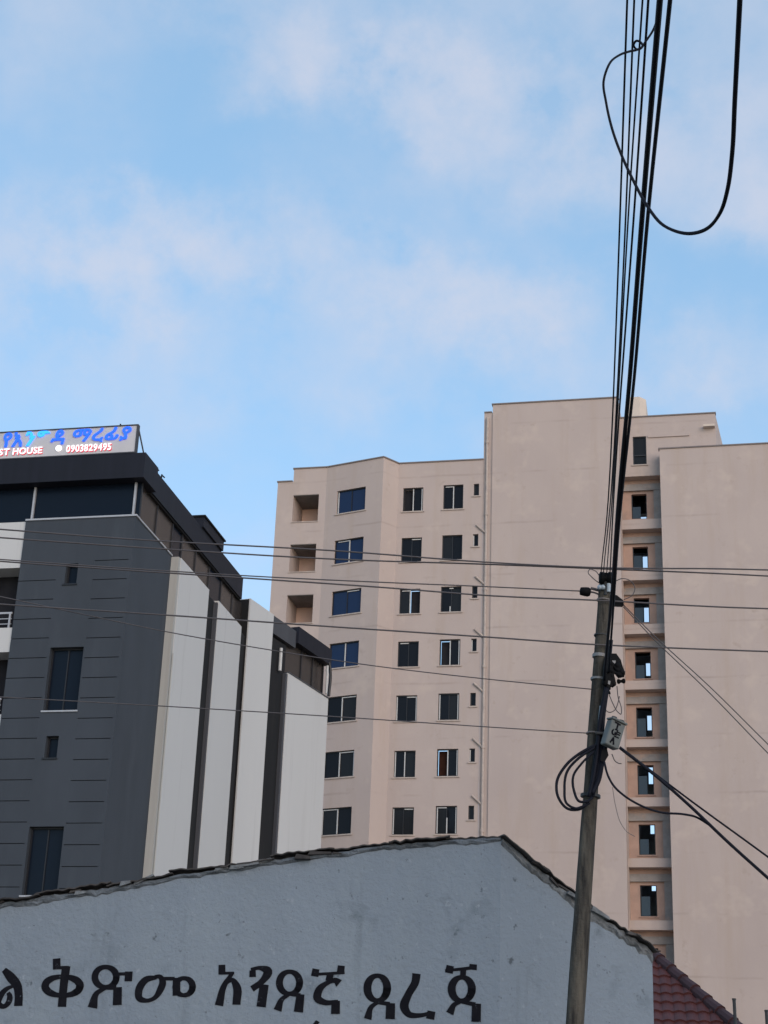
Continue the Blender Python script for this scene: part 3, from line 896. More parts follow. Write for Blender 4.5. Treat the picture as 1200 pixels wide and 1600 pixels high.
MB().cyl(sgp.w(su1 + .02, szt - .05, -.07), sp.w(sp.u(229, 708, -.1), zf1 - .02, -.1), .028, n=6).build('brace', 'fascia_grey', sign)
MB().cyl(sgp.w(sgp.u(187, 665), szt + .04, -.06), sgp.w(sgp.u(187, 665), szt + .12, -.06), .03, n=6).build('lamp_stub', 'fascia', sign)


def text_mesh(s, name, m, parent, pl, u0, u1, z0, z1, shear=0.0, d=.01, ext=.02, bold=0.0, slant=0.0):
    """letters from the built-in typeface, fitted to a box on a plane; one mesh per character"""
    objs = []
    x = 0.0
    glyphs = []
    for ch in s:
        if ch == ' ':
            x += .32
            continue
        cu = bpy.data.curves.new(name, 'FONT')
        cu.body = ch
        cu.extrude = 0.0
        cu.offset = bold
        cu.fill_mode = 'FRONT'
        cu.resolution_u = 3
        to = bpy.data.objects.new('tmp_text', cu)
        sc.collection.objects.link(to)
        me = bpy.data.meshes.new_from_object(to.evaluated_get(bpy.context.evaluated_depsgraph_get()))
        bpy.data.objects.remove(to)
        bpy.data.curves.remove(cu)
        import bmesh
        bm_ = bmesh.new(); bm_.from_mesh(me); bmesh.ops.remove_doubles(bm_, verts=bm_.verts, dist=.004); bm_.to_mesh(me); bm_.free()
        xs = [v.co.x for v in me.vertices]
        if not xs:
            continue
        w = max(xs) - min(xs)
        glyphs.append((ch, me, x - min(xs)))
        x += w + .09
    X0, X1 = 0, x - .09
    Y0 = min(v.co.y for _, me, _ in glyphs for v in me.vertices)
    Y1 = max(v.co.y for _, me, _ in glyphs for v in me.vertices)
    for ch, me, ox in glyphs:
        mb = MB()
        T = []
        for v in me.vertices:
            a = u0 + (v.co.x + ox) / X1 * (u1 - u0)
            b = z0 + (v.co.y - Y0) / (Y1 - Y0) * (z1 - z0)
            T.append((a + (b - z0) * slant, b + shear * (a - u0)))
        nv = len(T)
        fs = [tuple(p.vertices) for p in me.polygons]
        ed = {}
        for f in fs:
            for i in range(len(f)):
                e = (f[i], f[(i + 1) % len(f)])
                ed[e] = 1
        side = [(a, b, b + nv, a + nv) for (a, b) in ed if (b, a) not in ed]
        mb.add([pl.w(a, b, d + ext) for a, b in T] + [pl.w(a, b, d) for a, b in T], fs + [tuple(reversed(q)) for q in side])
        mm_ = m[len(objs) % len(m)] if isinstance(m, (list, tuple)) else m
        objs.append(mb.build(name, mm_, parent))
        bpy.data.meshes.remove(me)
    return objs


text_mesh('የእንግዳ', 'letter', ['blue_letter', 'blue_letter', 'blue_letter2', 'blue_letter2', 'blue_letter'], sign, sgp, sgp.u(4, 690), sgp.u(100, 688), sgp.z(50, 697), sgp.z(50, 675), bold=.016, ext=.05, slant=.12)
text_mesh('ማረፊያ', 'letter', ['blue_letter'], sign, sgp, sgp.u(112, 690), sgp.u(203, 682), sgp.z(150, 691), sgp.z(150, 670), bold=.016, ext=.05, slant=.12)
zt0, zt1 = sgp.z(50, 709.5), sgp.z(50, 699.5)
lt = text_mesh('GUEST HOUSE', 'letter', 'white_letter', sign, sgp, sgp.u(-28, 705), sgp.u(66, 704), zt0, zt1, bold=.015, ext=.03)
lt += text_mesh('0903829495', 'letter', 'white_letter', sign, sgp, sgp.u(104, 702), sgp.u(174, 699), sgp.z(140, 705.5), sgp.z(140, 694.5), bold=.015, ext=.03)
for l_ in lt:                       # red edge line behind each white letter
    e_ = l_.copy(); sc.collection.objects.link(e_)
    e_.data = l_.data.copy(); e_.data.materials[0] = M['red_edge']
    e_.location = l_.location + sgp.d * .022 + sgp.n * -.012 + Vector((0, 0, -.022))
    e_.name = 'letter_edge'
dc = sgp.w(sgp.u(92, 701), sgp.z(92, 701), .01)
MB().cyl(dc, dc + sgp.n * .03, .11, n=20).build('round_light', 'white_letter', sign)

# ------------------------------------------------------------------ blue-grey painted wall (end wall of a low shed)
WA = math.pi / 2 + math.radians(3.5)
w0 = at(781, 1500, 16.2)
wp = Plane(w0, WA)                                   # long face, to the left of the corner
wr = Plane(w0, math.pi / 2 - math.radians(20))       # short face right of the corner, turned back
shed = thing('shed', wp.w(-3, 0, -1), 'low shed with blue-grey plastered wall painted with black lettering', 'shed')
topL = [(-160, 1438), (0, 1412), (60, 1404), (160, 1389), (215, 1381), (270, 1371), (330, 1361), (395, 1352), (430, 1344), (500, 1335), (545, 1331), (600, 1322), (660, 1317), (720, 1312), (781, 1309)]
topR = [(783, 1309), (800, 1324), (830, 1350), (870, 1381), (905, 1408), (940, 1434), (980, 1461), (1010, 1480), (1019, 1490)]


def profile(pl, pts, extra_l=None, step=.05, jit=.022, seed=0):
    uv = [pl.uv(*p) for p in pts]
    if extra_l:
        a, b = uv[0], uv[1]
        k = (b[1] - a[1]) / (b[0] - a[0])
        uv.insert(0, (a[0] - extra_l, a[1] - k * extra_l))
    r = []
    for i in range(len(uv) - 1):
        n_ = max(1, int((uv[i + 1][0] - uv[i][0]) / step))
        for j in range(n_):
            t = j / n_
            u = uv[i][0] + (uv[i + 1][0] - uv[i][0]) * t
            z = uv[i][1] + (uv[i + 1][1] - uv[i][1]) * t
            r.append((u, z + jit * noise.noise(Vector((u * 4 + seed, 0, 3))) + jit * .8 * noise.noise(Vector((u * 17 + seed, 5, 3)))))
    r.append(uv[-1])
    return r


PL = profile(wp, topL, 4.0)
PR = profile(wr, topR, None, .04, .026, 9)
PL[-1] = (0.0, PL[-1][1]); PR[0] = (0.0, PL[-1][1])


def slab(pl, prof, t0, t1, drop=0.0, bottom=None):
    mb = MB()
    n_ = len(prof)
    vs = [pl.w(u, (z - drop), t1) for u, z in prof] + [pl.w(u, (z - drop), t0) for u, z in prof]
    zb = (lambda i: 0.0) if bottom is None else bottom
    vs += [pl.w(prof[i][0], zb(i), t1) for i in range(n_)] + [pl.w(prof[i][0], zb(i), t0) for i in range(n_)]
    fs = []
    for i in range(n_ - 1):
        fs += [(2 * n_ + i, 2 * n_ + i + 1, i + 1, i), (i, i + 1, n_ + i + 1, n_ + i), (n_ + i, n_ + i + 1, 3 * n_ + i + 1, 3 * n_ + i), (3 * n_ + i, 3 * n_ + i + 1, 2 * n_ + i + 1, 2 * n_ + i)]
    fs += [(0, n_, 3 * n_, 2 * n_), (n_ - 1, 2 * n_ + n_ - 1, 3 * n_ + n_ - 1, n_ + n_ - 1)]
    return mb.add(vs, fs)


slab(wp, PL, -.18, 0).build('front_wall', 'wallgrey', shed)
slab(wr, PR, -.18, 0).build('end_wall', 'wallgrey', shed)
# rough mortar band under the roofing
def mortar(pl, prof, wdt, seed):
    mb = MB()
    rows = 5
    vs, fs = [], []
    for i, (u, z) in enumerate(prof):
        wd = wdt * (.55 + .7 * abs(noise.noise(Vector((u * 1.7 + seed, 1, 2)))) + .35 * abs(noise.noise(Vector((u * 7 + seed, 1, 7)))))
        for j in range(rows):
            t = j / (rows - 1)
            bulge = .004 + .028 * math.sin(math.pi * min(1, t + .08)) * (.4 + abs(noise.noise(Vector((u * 8, t * 3, seed)))) * 1.6) if j < rows - 1 else -.004
            vs.append(pl.w(u, z + .006 - wd * t, bulge))
    n_ = len(prof)
    for i in range(n_ - 1):
        for j in range(rows - 1):
            fs.append((i * rows + j, i * rows + j + 1, (i + 1) * rows + j + 1, (i + 1) * rows + j))
    return mb.add(vs, fs)


mortar(wp, PL, .075, 3).build('mortar_band', 'mortar_l', shed)
mortar(wr, PR, .14, 11).build('mortar_band', 'mortar', shed)
# corrugated iron roofing: each sheet is its own piece, its wavy front edge overhanging the wall
def sheets(pl, prof, length, sw_, lift, amp, seed):
    total_u = prof[-1][0] - prof[0][0]
    u = prof[0][0]
    rnd = random.Random(seed)

    def zof(x):
        for i in range(len(prof) - 1):
            if prof[i][0] <= x <= prof[i + 1][0]:
                t = (x - prof[i][0]) / max(1e-6, prof[i + 1][0] - prof[i][0])
                return prof[i][1] + (prof[i + 1][1] - prof[i][1]) * t
        return prof[-1][1] if x > prof[-1][0] else prof[0][1]
    k = 0
    while u < prof[-1][0] - .05:
        ue_ = min(u + sw_ * rnd.uniform(.75, 1.15), prof[-1][0] + .03)
        over = rnd.uniform(.015, .10); lz = lift + rnd.uniform(-.006, .020) + (k % 2) * .010
        tl = rnd.uniform(-.03, .03)
        n_ = max(6, int((ue_ - u) / .017))
        th = .012
        vs, fs = [], []
        for i in range(n_ + 1):
            x = u - .02 + (ue_ - u + .04) * i / n_
            zz = zof(x) + lz + tl * (i / n_ - .5) + amp * (.25 + 1.5 * abs(noise.noise(Vector((x * 1.3, seed, 4))))) * math.sin(x / .105 * 2 * math.pi + 2.5 * noise.noise(Vector((x * 2.1, 3, seed)))) + .012 * noise.noise(Vector((x * 3.3, seed, 9)))
            # softened profile so the sheet does not copy every bump of the wall
            o_ = over + .010 * noise.noise(Vector((x * 6, seed, 0)))
            vs += [pl.w(x, zz + th, o_), pl.w(x, zz, o_), pl.w(x, zz + th - .25 * 0, -length), pl.w(x, zz, -length)]
        for i in range(n_):
            a, b = i * 4, (i + 1) * 4
            fs += [(a + 1, b + 1, b, a), (a, b, b + 2, a + 2), (a + 3, b + 3, b + 1, a + 1), (a + 2, b + 2, b + 3, a + 3)]
        fs += [(0, 2, 3, 1), (n_ * 4 + 1, n_ * 4 + 3, n_ * 4 + 2, n_ * 4)]
        MB().add(vs, fs).build('roof_sheet', 'rust', shed)
        u = ue_
        k += 1


sheets(wp, PL, 3.0, .62, .010, .009, 4)
sheets(wr, PR, 1.6, .55, .014, .005, 8)

rs = random.Random(31)
for pl_, pr_, cnt in ((wp, PL, 26), (wr, PR, 9)):
    for k in range(cnt):
        i = rs.randrange(20 if pl_ is wp else 2, len(pr_) - 2)
        u_, z_ = pr_[i]
        ln, th, tilt = rs.uniform(.08, .26), rs.uniform(.010, .024), rs.uniform(-.18, .18)
        sl_ = (pr_[i + 1][1] - pr_[i - 1][1]) / max(1e-4, pr_[i + 1][0] - pr_[i - 1][0])
        zc_ = z_ + rs.uniform(-.012, .03)
        d_ = rs.uniform(.03, .08)
        q = []
        for dd in (d_, -.05):
            for (a, b) in ((-.5, -th), (.5, -th * .5), (.46, th * .6), (-.4, th)):
                q.append(pl_.w(u_ + a * ln, zc_ + b + a * ln * (sl_ + tilt) + rs.uniform(-.004, .004), dd))
        MB().add(q, [(3, 2, 1, 0), (4, 5, 6, 7), (0, 1, 5, 4), (1, 2, 6, 5), (2, 3, 7, 6), (3, 0, 4, 7)]).build('roof_scrap', 'rust' if k % 3 else 'mortar', shed)

# ---- painted lettering: each stroke a ribbon of paint, traced from the wall
LET_D = .004


def ribbon(pl, pts, d, k=6):
    """pts: (u, z, half width) -> flat ribbon with square-ish ends"""
    P_ = [Vector((a, b, c)) for a, b, c in pts]
    if len(P_) > 2:
        P_ = catmull(P_, k)
    vs, fs = [], []
    for i, p in enumerate(P_):
        q0, q1 = P_[max(i - 1, 0)], P_[min(i + 1, len(P_) - 1)]
        t = Vector((q1.x - q0.x, q1.y - q0.y)).normalized()
        nx, ny = -t.y * p.z, t.x * p.z
        vs += [(p.x + nx, p.y + ny), (p.x - nx, p.y - ny)]
    for i in range(len(P_) - 1):
        fs.append((2 * i, 2 * i + 1, 2 * i + 3, 2 * i + 2))
    return [pl.w(a, b, d) for a, b in vs], fs


def ring(cx, cy, rx, ry, wl, wr_, wt, rot=0.0, n_=14):
    r = []
    for i in range(n_ + 3):
        a = 2 * math.pi * (i - 1) / n_ + .4
        x, y = math.cos(a), math.sin(a)
        ws = (wr_ if x > 0 else wl) * abs(x) + wt * (1 - abs(x))
        xx, yy = x * rx, y * ry
        r.append((cx + xx * math.cos(rot) - yy * math.sin(rot), cy + xx * math.sin(rot) + yy * math.cos(rot), ws))
    return r


ZA = (0, 1280, 1200 / 420.0)        # scale of the close-ups the strokes were traced from
ZB = (400, 1280, 1200 / 440.0)
GLY = [
    (ZA, [[(18, 672, 12), (48, 705, 20), (78, 745, 19), (84, 790, 18), (82, 834, 19)], [(70, 742, 5), (30, 758, 10), (2, 790, 14), (-8, 822, 14), (18, 836, 10), (40, 815, 13), (44, 790, 12), (36, 774, 8)]]),
    (ZA, [[(296, 656, 19), (284, 750, 18), (277, 838, 19)], [(253, 622, 17), (254, 670, 17)], [(240, 664, 7), (308, 662, 7)], ring(280, 745, 78, 42, 17, 17, 8)]),
    (ZA, [ring(472, 705, 48, 45, 15, 15, 9), [(515, 692, 7), (590, 689, 7)], [(576, 680, 17), (573, 724, 17)], [(472, 754, 7), (432, 778, 12), (413, 842, 22)], [(476, 754, 7), (520, 752, 10)], [(526, 750, 19), (524, 830, 20)]]),
    (ZA, [[(700, 706, 8), (650, 718, 15), (620, 765, 17), (622, 798, 15), (655, 810, 9), (690, 798, 10), (714, 765, 15), (726, 725, 15), (715, 704, 10), (690, 704, 8)], [(720, 712, 8), (780, 712, 8)], ring(822, 748, 38, 38, 14, 15, 8), [(789, 708, 17), (788, 788, 17)]]),
    (ZA, [[(991, 650, 15), (991, 692, 16)], [(978, 688, 6), (1046, 687, 6)], [(1036, 690, 8), (1000, 745, 13), (978, 832, 19)], [(1002, 742, 5), (1036, 718, 10), (1056, 745, 17), (1056, 828, 18)]]),
    (ZA, [[(1128, 705, 15), (1128, 675, 14)], [(1120, 672, 8), (1160, 664, 9), (1196, 680, 20), (1172, 722, 14), (1125, 758, 14)], [(1130, 752, 8), (1172, 738, 10)], [(1180, 738, 20), (1166, 838, 21)]]),
    (ZB, [ring(143, 697, 43, 47, 15, 15, 8), [(140, 748, 7), (112, 766, 10), (92, 815, 18)], [(150, 748, 6), (190, 750, 8)], [(190, 746, 17), (181, 822, 20)]]),
    (ZB, [[(256, 638, 15), (250, 670, 16)], [(240, 662, 6), (378, 654, 6)], [(364, 624, 15), (360, 658, 16)], [(318, 656, 15), (310, 690, 14)], [(355, 700, 18), (340, 688, 12), (300, 700, 10), (268, 730, 16), (262, 762, 17), (290, 780, 12), (350, 778, 8)], [(340, 774, 18), (339, 830, 19)]]),
    (ZB, [ring(517, 720, 42, 53, 17, 17, 8), [(520, 780, 7), (492, 800, 10), (476, 852, 17)], [(515, 780, 7), (570, 788, 9)], [(574, 784, 19), (572, 852, 20)]]),
    (ZB, [[(684, 658, 18), (680, 690, 17), (648, 750, 16), (632, 800, 19), (650, 830, 14), (700, 836, 9), (745, 826, 8)], [(748, 818, 17), (742, 852, 18)]]),
    (ZB, [[(828, 624, 16), (822, 656, 17)], [(806, 646, 6), (935, 632, 7)], [(926, 618, 16), (924, 642, 17)], [(884, 636, 13), (882, 672, 12)], ring(877, 724, 43, 50, 17, 17, 8), [(872, 778, 7), (846, 790, 10), (826, 828, 17)], [(876, 778, 7), (935, 790, 9)], [(940, 786, 19), (938, 864, 20)]]),
    (ZB, [[(248, 866, 12), (262, 878, 16)]]),
]
for gi, ((ox, oy, s), strokes) in enumerate(GLY):
    mb = MB()
    for si, stk in enumerate(strokes):
        pts = []
        for (x, y, w_) in stk:
            px, py = ox + x / s, oy + y / s
            u_, z_ = wp.uv(px, py)
            u2_, _ = wp.uv(px + w_ / s, py)
            pts.append((u_, z_, abs(u2_ - u_)))
        mb.add(*ribbon(wp, pts, LET_D + .0006 * si))
    mb.build('painted_letter', 'black_paint', shed)

# ------------------------------------------------------------------ red tiled house behind the shed
hp = Plane(at(1060, 1600, 24.0), math.pi / 2 + math.radians(8))
house = thing('tiled_house', hp.w(-3, 0, -3), 'small house with dark red tiled hip roof behind the painted shed', 'house')
PT = math.radians(32)
ZE = 3.1
# roof plane: eave at d=0 height ZE, rising backward
def roofhit(px, py):
    r = ray(px, py)
    nr = (hp.n * math.sin(PT) + Vector((0, 0, math.cos(PT))))
    o_ = hp.w(0, ZE, .3)
    k = (o_ - CAM).dot(nr) / r.dot(nr)
    p = CAM + r * k
    q = p - o_
    return q.dot(hp.d), q.dot(Vector((0, 0, 1)) * math.sin(PT) - hp.n * math.cos(PT))     # along, up the slope


ha, hbp = roofhit(1026, 1499), roofhit(1143, 1600)
dirh = (ha[0] - hbp[0], ha[1] - hbp[1])
ridge_s = ha[1] + .25
hx = lambda s_: hbp[0] + dirh[0] * (s_ - hbp[1]) / dirh[1]     # hip position at slope distance s
RW = lambda u, s_, h=0.0: hp.w(u, ZE, .3) + (Vector((0, 0, 1)) * math.sin(PT) - hp.n * math.cos(PT)) * s_ + (hp.n * math.sin(PT) + Vector((0, 0, math.cos(PT)))) * h
uLft = hx(0) - 7.0
mb = MB()
rg = hx(ridge_s)
backn = hp.n * -1
mb.add([RW(uLft, 0), RW(hx(0), 0), RW(rg, ridge_s), RW(uLft, ridge_s)], [(0, 1, 2, 3)])
apex = RW(rg, ridge_s); lapex = RW(uLft, ridge_s)
ec = RW(hx(0), 0); eback = ec - hp.n * (2 * ridge_s * math.cos(PT))
lback = RW(uLft, 0) - hp.n * (2 * ridge_s * math.cos(PT))
mb.add([ec, eback, apex], [(0, 1, 2)])
mb.add([eback, lback, lapex, apex], [(0, 1, 2, 3)])
mb.build('roof', 'tile_cap', house)
MB().box(hp, uLft + .3, hx(0) - .4, 0, ZE + .05, -(2 * ridge_s * math.cos(PT)) + .6, -.1).build('wall', 'cream', house)
TL, TW = .29, .17
ns = int(ridge_s / TL) + 1
for r_ in range(ns):
    s0, s1 = r_ * TL, min((r_ + 1) * TL + .02, ridge_s)
    um = hx((s0 + s1) / 2)
    c_ = 0
    ut = um - .02
    u = math.floor((ha[0] - 1.6) / TW) * TW
    while u < ut - .03:
        u1_ = min(u + TW, ut)
        w_ = u1_ - u
        vs, fs = [], []
        prof = [(0, .006), (.2, .02), (.42, .026), (.64, .02), (.82, .006), (1, .002)]
        jz = random.uniform(0, .006)
        for t, h in prof:
            vs += [RW(u + w_ * t, s0, h + .03 + jz), RW(u + w_ * t, s1, h + .004), RW(u + w_ * t, s0, .001)]
        for i in range(len(prof) - 1):
            a = i * 3; b = a + 3
            fs += [(a, b, b + 1, a + 1), (a + 2, b + 2, b, a)]
        MB().add(vs, fs).build('roof_tile', 'tile', house)
        u += TW
for k in range(int(ridge_s / .34) + 1):
    s0, s1 = k * .34, min(k * .34 + .38, ridge_s)
    if s1 - s0 < .1:
        continue
    a, b = RW(hx(s0), s0, .035), RW(hx(s1), s1, .02)
    MB().cyl(a, b, .10, .085, n=10).build('hip_tile', 'tile_cap', house)

# ------------------------------------------------------------------ thin dark steel posts beyond the wall
for (x, y, D_, lab) in ((1147, 1562, 17.5, 'thin dark steel post rising beside the red tiled roof'), (1197.5, 1580, 17.5, 'shorter thin dark steel post standing further from the red tiled roof')):
    t_ = at(x, y, D_)
    b_ = Vector((t_.x + .04, t_.y, 0))
    ps = MB().cyl(b_, t_, .017, n=8)
    ps.cyl(t_ - Vector((0, 0, .004)), t_ + Vector((0, 0, .012)), .021, n=8)
    ps.cyl(b_, b_ + Vector((0, 0, .02)), .06, n=8)
    tag(ps.build('steel_post', 'dark_steel'), lab, 'post')

# ------------------------------------------------------------------ utility pole
PD = 14.5
ptop, plow = at(945, 914, PD), at(898.5, 1600, PD)
pdir = (ptop - plow).normalized()
pbase = plow - pdir * (plow.z / pdir.z)
PY = ptop.y
pole = thing('utility_pole', pbase, 'leaning weathered wooden utility pole crowded with insulators and cables', 'utility pole')
mb = MB()
Lp = (ptop - pbase).length
nseg, nr = 60, 14
x_ = pdir.orthogonal().normalized(); y_ = pdir.cross(x_)
vs, fs = [], []
for i in range(nseg + 1):
    t = i / nseg
    c = pbase.lerp(ptop, t) + x_ * .012 * noise.noise(Vector((t * 5, 1, 1))) + y_ * .012 * noise.noise(Vector((t * 5, 7, 1)))
    r = .094 - .040 * t
    for j in range(nr):
        a = 2 * math.pi * j / nr
        rr = r * (1 + .07 * noise.noise(Vector((math.cos(a) * 1.5, math.sin(a) * 1.5, t * 9))) + .04 * noise.noise(Vector((math.cos(a) * 5, math.sin(a) * 5, t * 20))))
        vs.append(c + (x_ * math.cos(a) + y_ * math.sin(a)) * rr)
for i in range(nseg):
    fs += [(i * nr + j, i * nr + (j + 1) % nr, (i + 1) * nr + (j + 1) % nr, (i + 1) * nr + j) for j in range(nr)]
fs += [tuple(range(nseg * nr, (nseg + 1) * nr))]
mb.add(vs, fs)
mb.build('shaft', 'wood', pole, smooth=True)


def PP(px, py, dy=0.0):
    """point at the pole's distance, dy metres nearer (-) or farther (+)"""
    r = ray(px, py)
    return CAM + r * ((PY + dy) / r.y)


def on_pole(py):
    t = (1600 - py) / (1600 - 914)
    return 898.5 + (945 - 898.5) * t


def collar(py, r, h, m, name='band'):
    c = PP(on_pole(py), py)
    c = plow + pdir * ((c - plow).dot(pdir))
    MB().cyl(c - pdir * h / 2, c + pdir * h / 2, r, n=14).build(name, m, pole)


collar(993, .068, .012, 'dark_steel'); collar(1025, .069, .03, 'galv'); collar(1061, .071, .02, 'galv'); collar(1243, .088, .025, 'dark_steel')
collar(938, .066, .012, 'wire_light'); collar(1146, .077, .012, 'wire_light')


def insulator(a, b, r, name='insulator', m='insul'):
    return MB().lathe(a, b, [(0, r * .55), (.08, r), (.3, r), (.42, r * .6), (.58, r * .6), (.7, r), (.92, r), (1, r * .5)], 12).build(name, m, pole, smooth=True)


# top cluster
insulator(PP(936, 903, -.06), PP(957, 903, -.06), .055)
insulator(PP(944, 896, -.02), PP(944, 912, -.02), .05)
insulator(PP(941, 906, .05), PP(955, 908, .05), .05)
MB().cyl(PP(946, 930, -.05), PP(946, 900, -.05), .016, n=8).build('bracket', 'dark_steel', pole)
for (x, y) in ((937, 918), (942, 918)):
    MB().lathe(PP(x, y + 3, -.07), PP(x, y - 4, -.07), [(0, .012), (.3, .022), (.7, .022), (1, .01)], 8).build('bolt', 'porcelain', pole, smooth=True)
MB().cyl(PP(951, 925, -.06), PP(951, 912, -.06), .018, n=8).build('bolt', 'porcelain', pole)
MB().cyl(PP(923, 919), PP(938, 923), .013, n=6).build('bracket', 'wire', pole)
# strain insulator on the left wire
MB().lathe(PP(906, 923.5), PP(923, 925.5), [(0, .02), (.05, .036), (.45, .042), (.75, .044), (.95, .034), (1, .02)], 10).build('strain_insulator', 'insul', pole, smooth=True)
MB().tube([PP(923, 925), PP(929, 926), PP(936, 929)], .008, 6, 4).build('insulator_tie', 'wire', pole)
# right hand bracket with black clamp
cl_ = MB()
cl_.add([PP(959, 929, -.05), PP(964, 930, -.05), PP(974, 938, -.05), PP(975, 946, -.05), PP(972, 948.5, -.05), PP(959, 948, -.05),
         PP(959, 929, .07), PP(964, 930, .07), PP(974, 938, .07), PP(975, 946, .07), PP(972, 948.5, .07), PP(959, 948, .07)],
        [(5, 4, 3, 2, 1, 0), (6, 7, 8, 9, 10, 11)] + [(i, (i + 1) % 6, 6 + (i + 1) % 6, 6 + i) for i in range(6)])
cl_.build('cable_clamp', 'insul', pole)
MB().cyl(PP(944, 940), PP(962, 941), .02, n=8).build('bracket', 'dark_steel', pole)
# middle fittings
def blob(pts, dy0, dy1, name, m):
    k = len(pts)
    mb = MB()
    mb.add([PP(x, y, dy0) for x, y in pts] + [PP(x, y, dy1) for x, y in pts], [tuple(range(k - 1, -1, -1)), tuple(range(k, 2 * k))] + [(i, (i + 1) % k, k + (i + 1) % k, k + i) for i in range(k)])
    return mb.build(name, m, pole)


blob([(955, 1021), (963, 1021), (970, 1031), (973, 1041), (977, 1052), (975, 1058), (966, 1060), (958, 1050), (952, 1046)], -.10, .02, 'clamp_housing', 'insul')
blob([(946, 1026), (956, 1030), (960, 1056), (963, 1068), (950, 1075), (944, 1060)], -.13, -.04, 'clamp_housing', 'insul')
insulator(PP(964, 1065, -.05), PP(977, 1064, -.05), .022)
insulator(PP(948, 1075, -.08), PP(957, 1068, -.08), .032)
insulator(PP(946, 1084, -.08), PP(953, 1081, -.08), .022)
blob([(956, 1032), (962, 1032), (962, 1040), (955, 1040)], -.108, -.101, 'label_plate', 'galv')
blob([(949, 1063), (954, 1064), (953, 1070), (949, 1068)], -.138, -.131, 'label_plate', 'galv')
for (a, b, r) in (((952, 1034), (968, 1050), .022), ((950, 1046), (972, 1056), .026), ((955, 1052), (960, 1072), .02), ((948, 1036), (946, 1072), .03), ((962, 1036), (974, 1054), .028)):
    insulator(PP(*a, -.115), PP(*b, -.115), r)
# conduit strands down the right side of the pole
cond = [[(955, 1000), (949, 1060), (941, 1110), (935, 1150), (928, 1200), (924, 1238)], [(950, 1070), (943, 1120), (941, 1145), (938, 1180), (932, 1215), (926, 1245)], [(947, 1075), (942, 1100), (937, 1130), (934, 1170), (927, 1215), (920, 1245)]]
for i, c in enumerate(cond):
    MB().tube([PP(x, y, -.085 - .02 * i) for x, y in c], .017, 6, 5).build('cable_bundle', 'cable', pole, smooth=True)
MB().tube([PP(952, 1140, -.12), PP(945, 1170, -.12), PP(941, 1190, -.12), PP(934, 1222, -.12), PP(925, 1240, -.12)], .022, 6, 5).build('cable_bundle', 'cable', pole, smooth=True)
blob([(934, 1139), (944, 1141), (949, 1149), (944, 1154), (935, 1153)], -.13, -.06, 'clamp_housing', 'insul')
blob([(940, 1172), (948, 1168), (951, 1180), (944, 1192), (938, 1188)], -.16, -.08, 'clamp_housing', 'insul')
# bright gaps of pale tape between the cables
MB().tube([PP(938.5, 1103, -.075), PP(936, 1128, -.075)], .010, 6, 1).build('tape', 'porcelain', pole)
# slack coils hung on the left
for i, c in enumerate(([(934, 1163), (908, 1176), (885, 1195), (870, 1222), (872, 1245), (888, 1264), (903, 1265), (921, 1254)],
                       [(930, 1168), (905, 1184), (886, 1206), (882, 1232), (886, 1256), (899, 1263), (916, 1258)],
                       [(928, 1174), (908, 1194), (896, 1212), (897, 1236), (905, 1252), (918, 1252), (926, 1246)])):
    MB().tube([PP(x, y, -.11 - .015 * i) for x, y in c], .0135 - .001 * i, 6, 8).build('slack_coil', 'cable', pole, smooth=True)
# hair-thin loops
for i, c in enumerate(([(938, 902), (930, 892), (921, 890), (919, 894), (925, 902), (936, 911)], [(962, 908), (972, 904), (984, 907), (992, 918), (988, 930), (975, 937)],
                       [(952, 1086), (958, 1100), (965, 1112), (970, 1116), (971, 1108), (966, 1090), (964, 1072)], [(947, 1090), (945, 1108), (952, 1113), (960, 1110), (965, 1100), (968, 1088)],
                       [(956, 1178), (962, 1190), (968, 1193), (971, 1193)])):
    MB().tube([PP(x, y, -.05) for x, y in c], .0045, 5, 8).build('wire_loop', 'wire', pole, smooth=True)
MB().tube([PP(957, 1230, .0), PP(962, 1260, .0), PP(971, 1288, .0), PP(980, 1300, .0), PP(992, 1307, .0)], .003, 5, 6).build('wire_loop', 'wire_light', pole, smooth=True)

# ---- grey junction box with stencilled marks, hung tilted on the pole
BD = -.22
tl, tr, br_, bl = PP(956, 1121, BD), PP(980, 1130, BD), PP(967, 1170, BD), PP(941.5, 1163, BD)
ctr = (tl + tr + br_ + bl) / 4
ax = ((tr - tl) + (br_ - bl)).normalized()
ay = ((tl - bl) + (tr - br_)); ay = (ay - ax * ay.dot(ax)).normalized()
an = ax.cross(ay)                       # towards the camera
hw_, hh_ = .5 * ((tr - tl).length + (br_ - bl).length) / 2, .5 * ((tl - bl).length + (tr - br_).length) / 2
# turned a little so its right flank shows
ax2 = (ax * math.cos(.45) + an * math.sin(-.45) * -1 * -1).normalized()
an2 = ax2.cross(ay)
jb = thing('junction_box', ctr - ay * hh_, 'small grey metal junction box with black stencilled letters hung tilted on the pole', 'junction box')
BX = lambda a, b, c: ctr + ax2 * a + ay * b + an2 * c
dpt = .07


def rbox(a0, a1, b0, b1, c0, c1, ch=.008):
    mb = MB()
    ringp = [(a0 + ch, b0), (a1 - ch, b0), (a1, b0 + ch), (a1, b1 - ch), (a1 - ch, b1), (a0 + ch, b1), (a0, b1 - ch), (a0, b0 + ch)]
    k = 8
    vs = [BX(a, b, c0) for a, b in ringp] + [BX(a, b, c1 - ch) for a, b in ringp] + [BX(a + (ch if a == a0 else -ch if a == a1 else 0), b + (ch if b == b0 else -ch if b == b1 else 0), c1) for a, b in ringp]
    fs = [tuple(range(k - 1, -1, -1)), tuple(range(2 * k, 3 * k))]
    for r_ in range(2):
        fs += [(r_ * k + i, r_ * k + (i + 1) % k, (r_ + 1) * k + (i + 1) % k, (r_ + 1) * k + i) for i in range(k)]
    return mb.add(vs, fs)


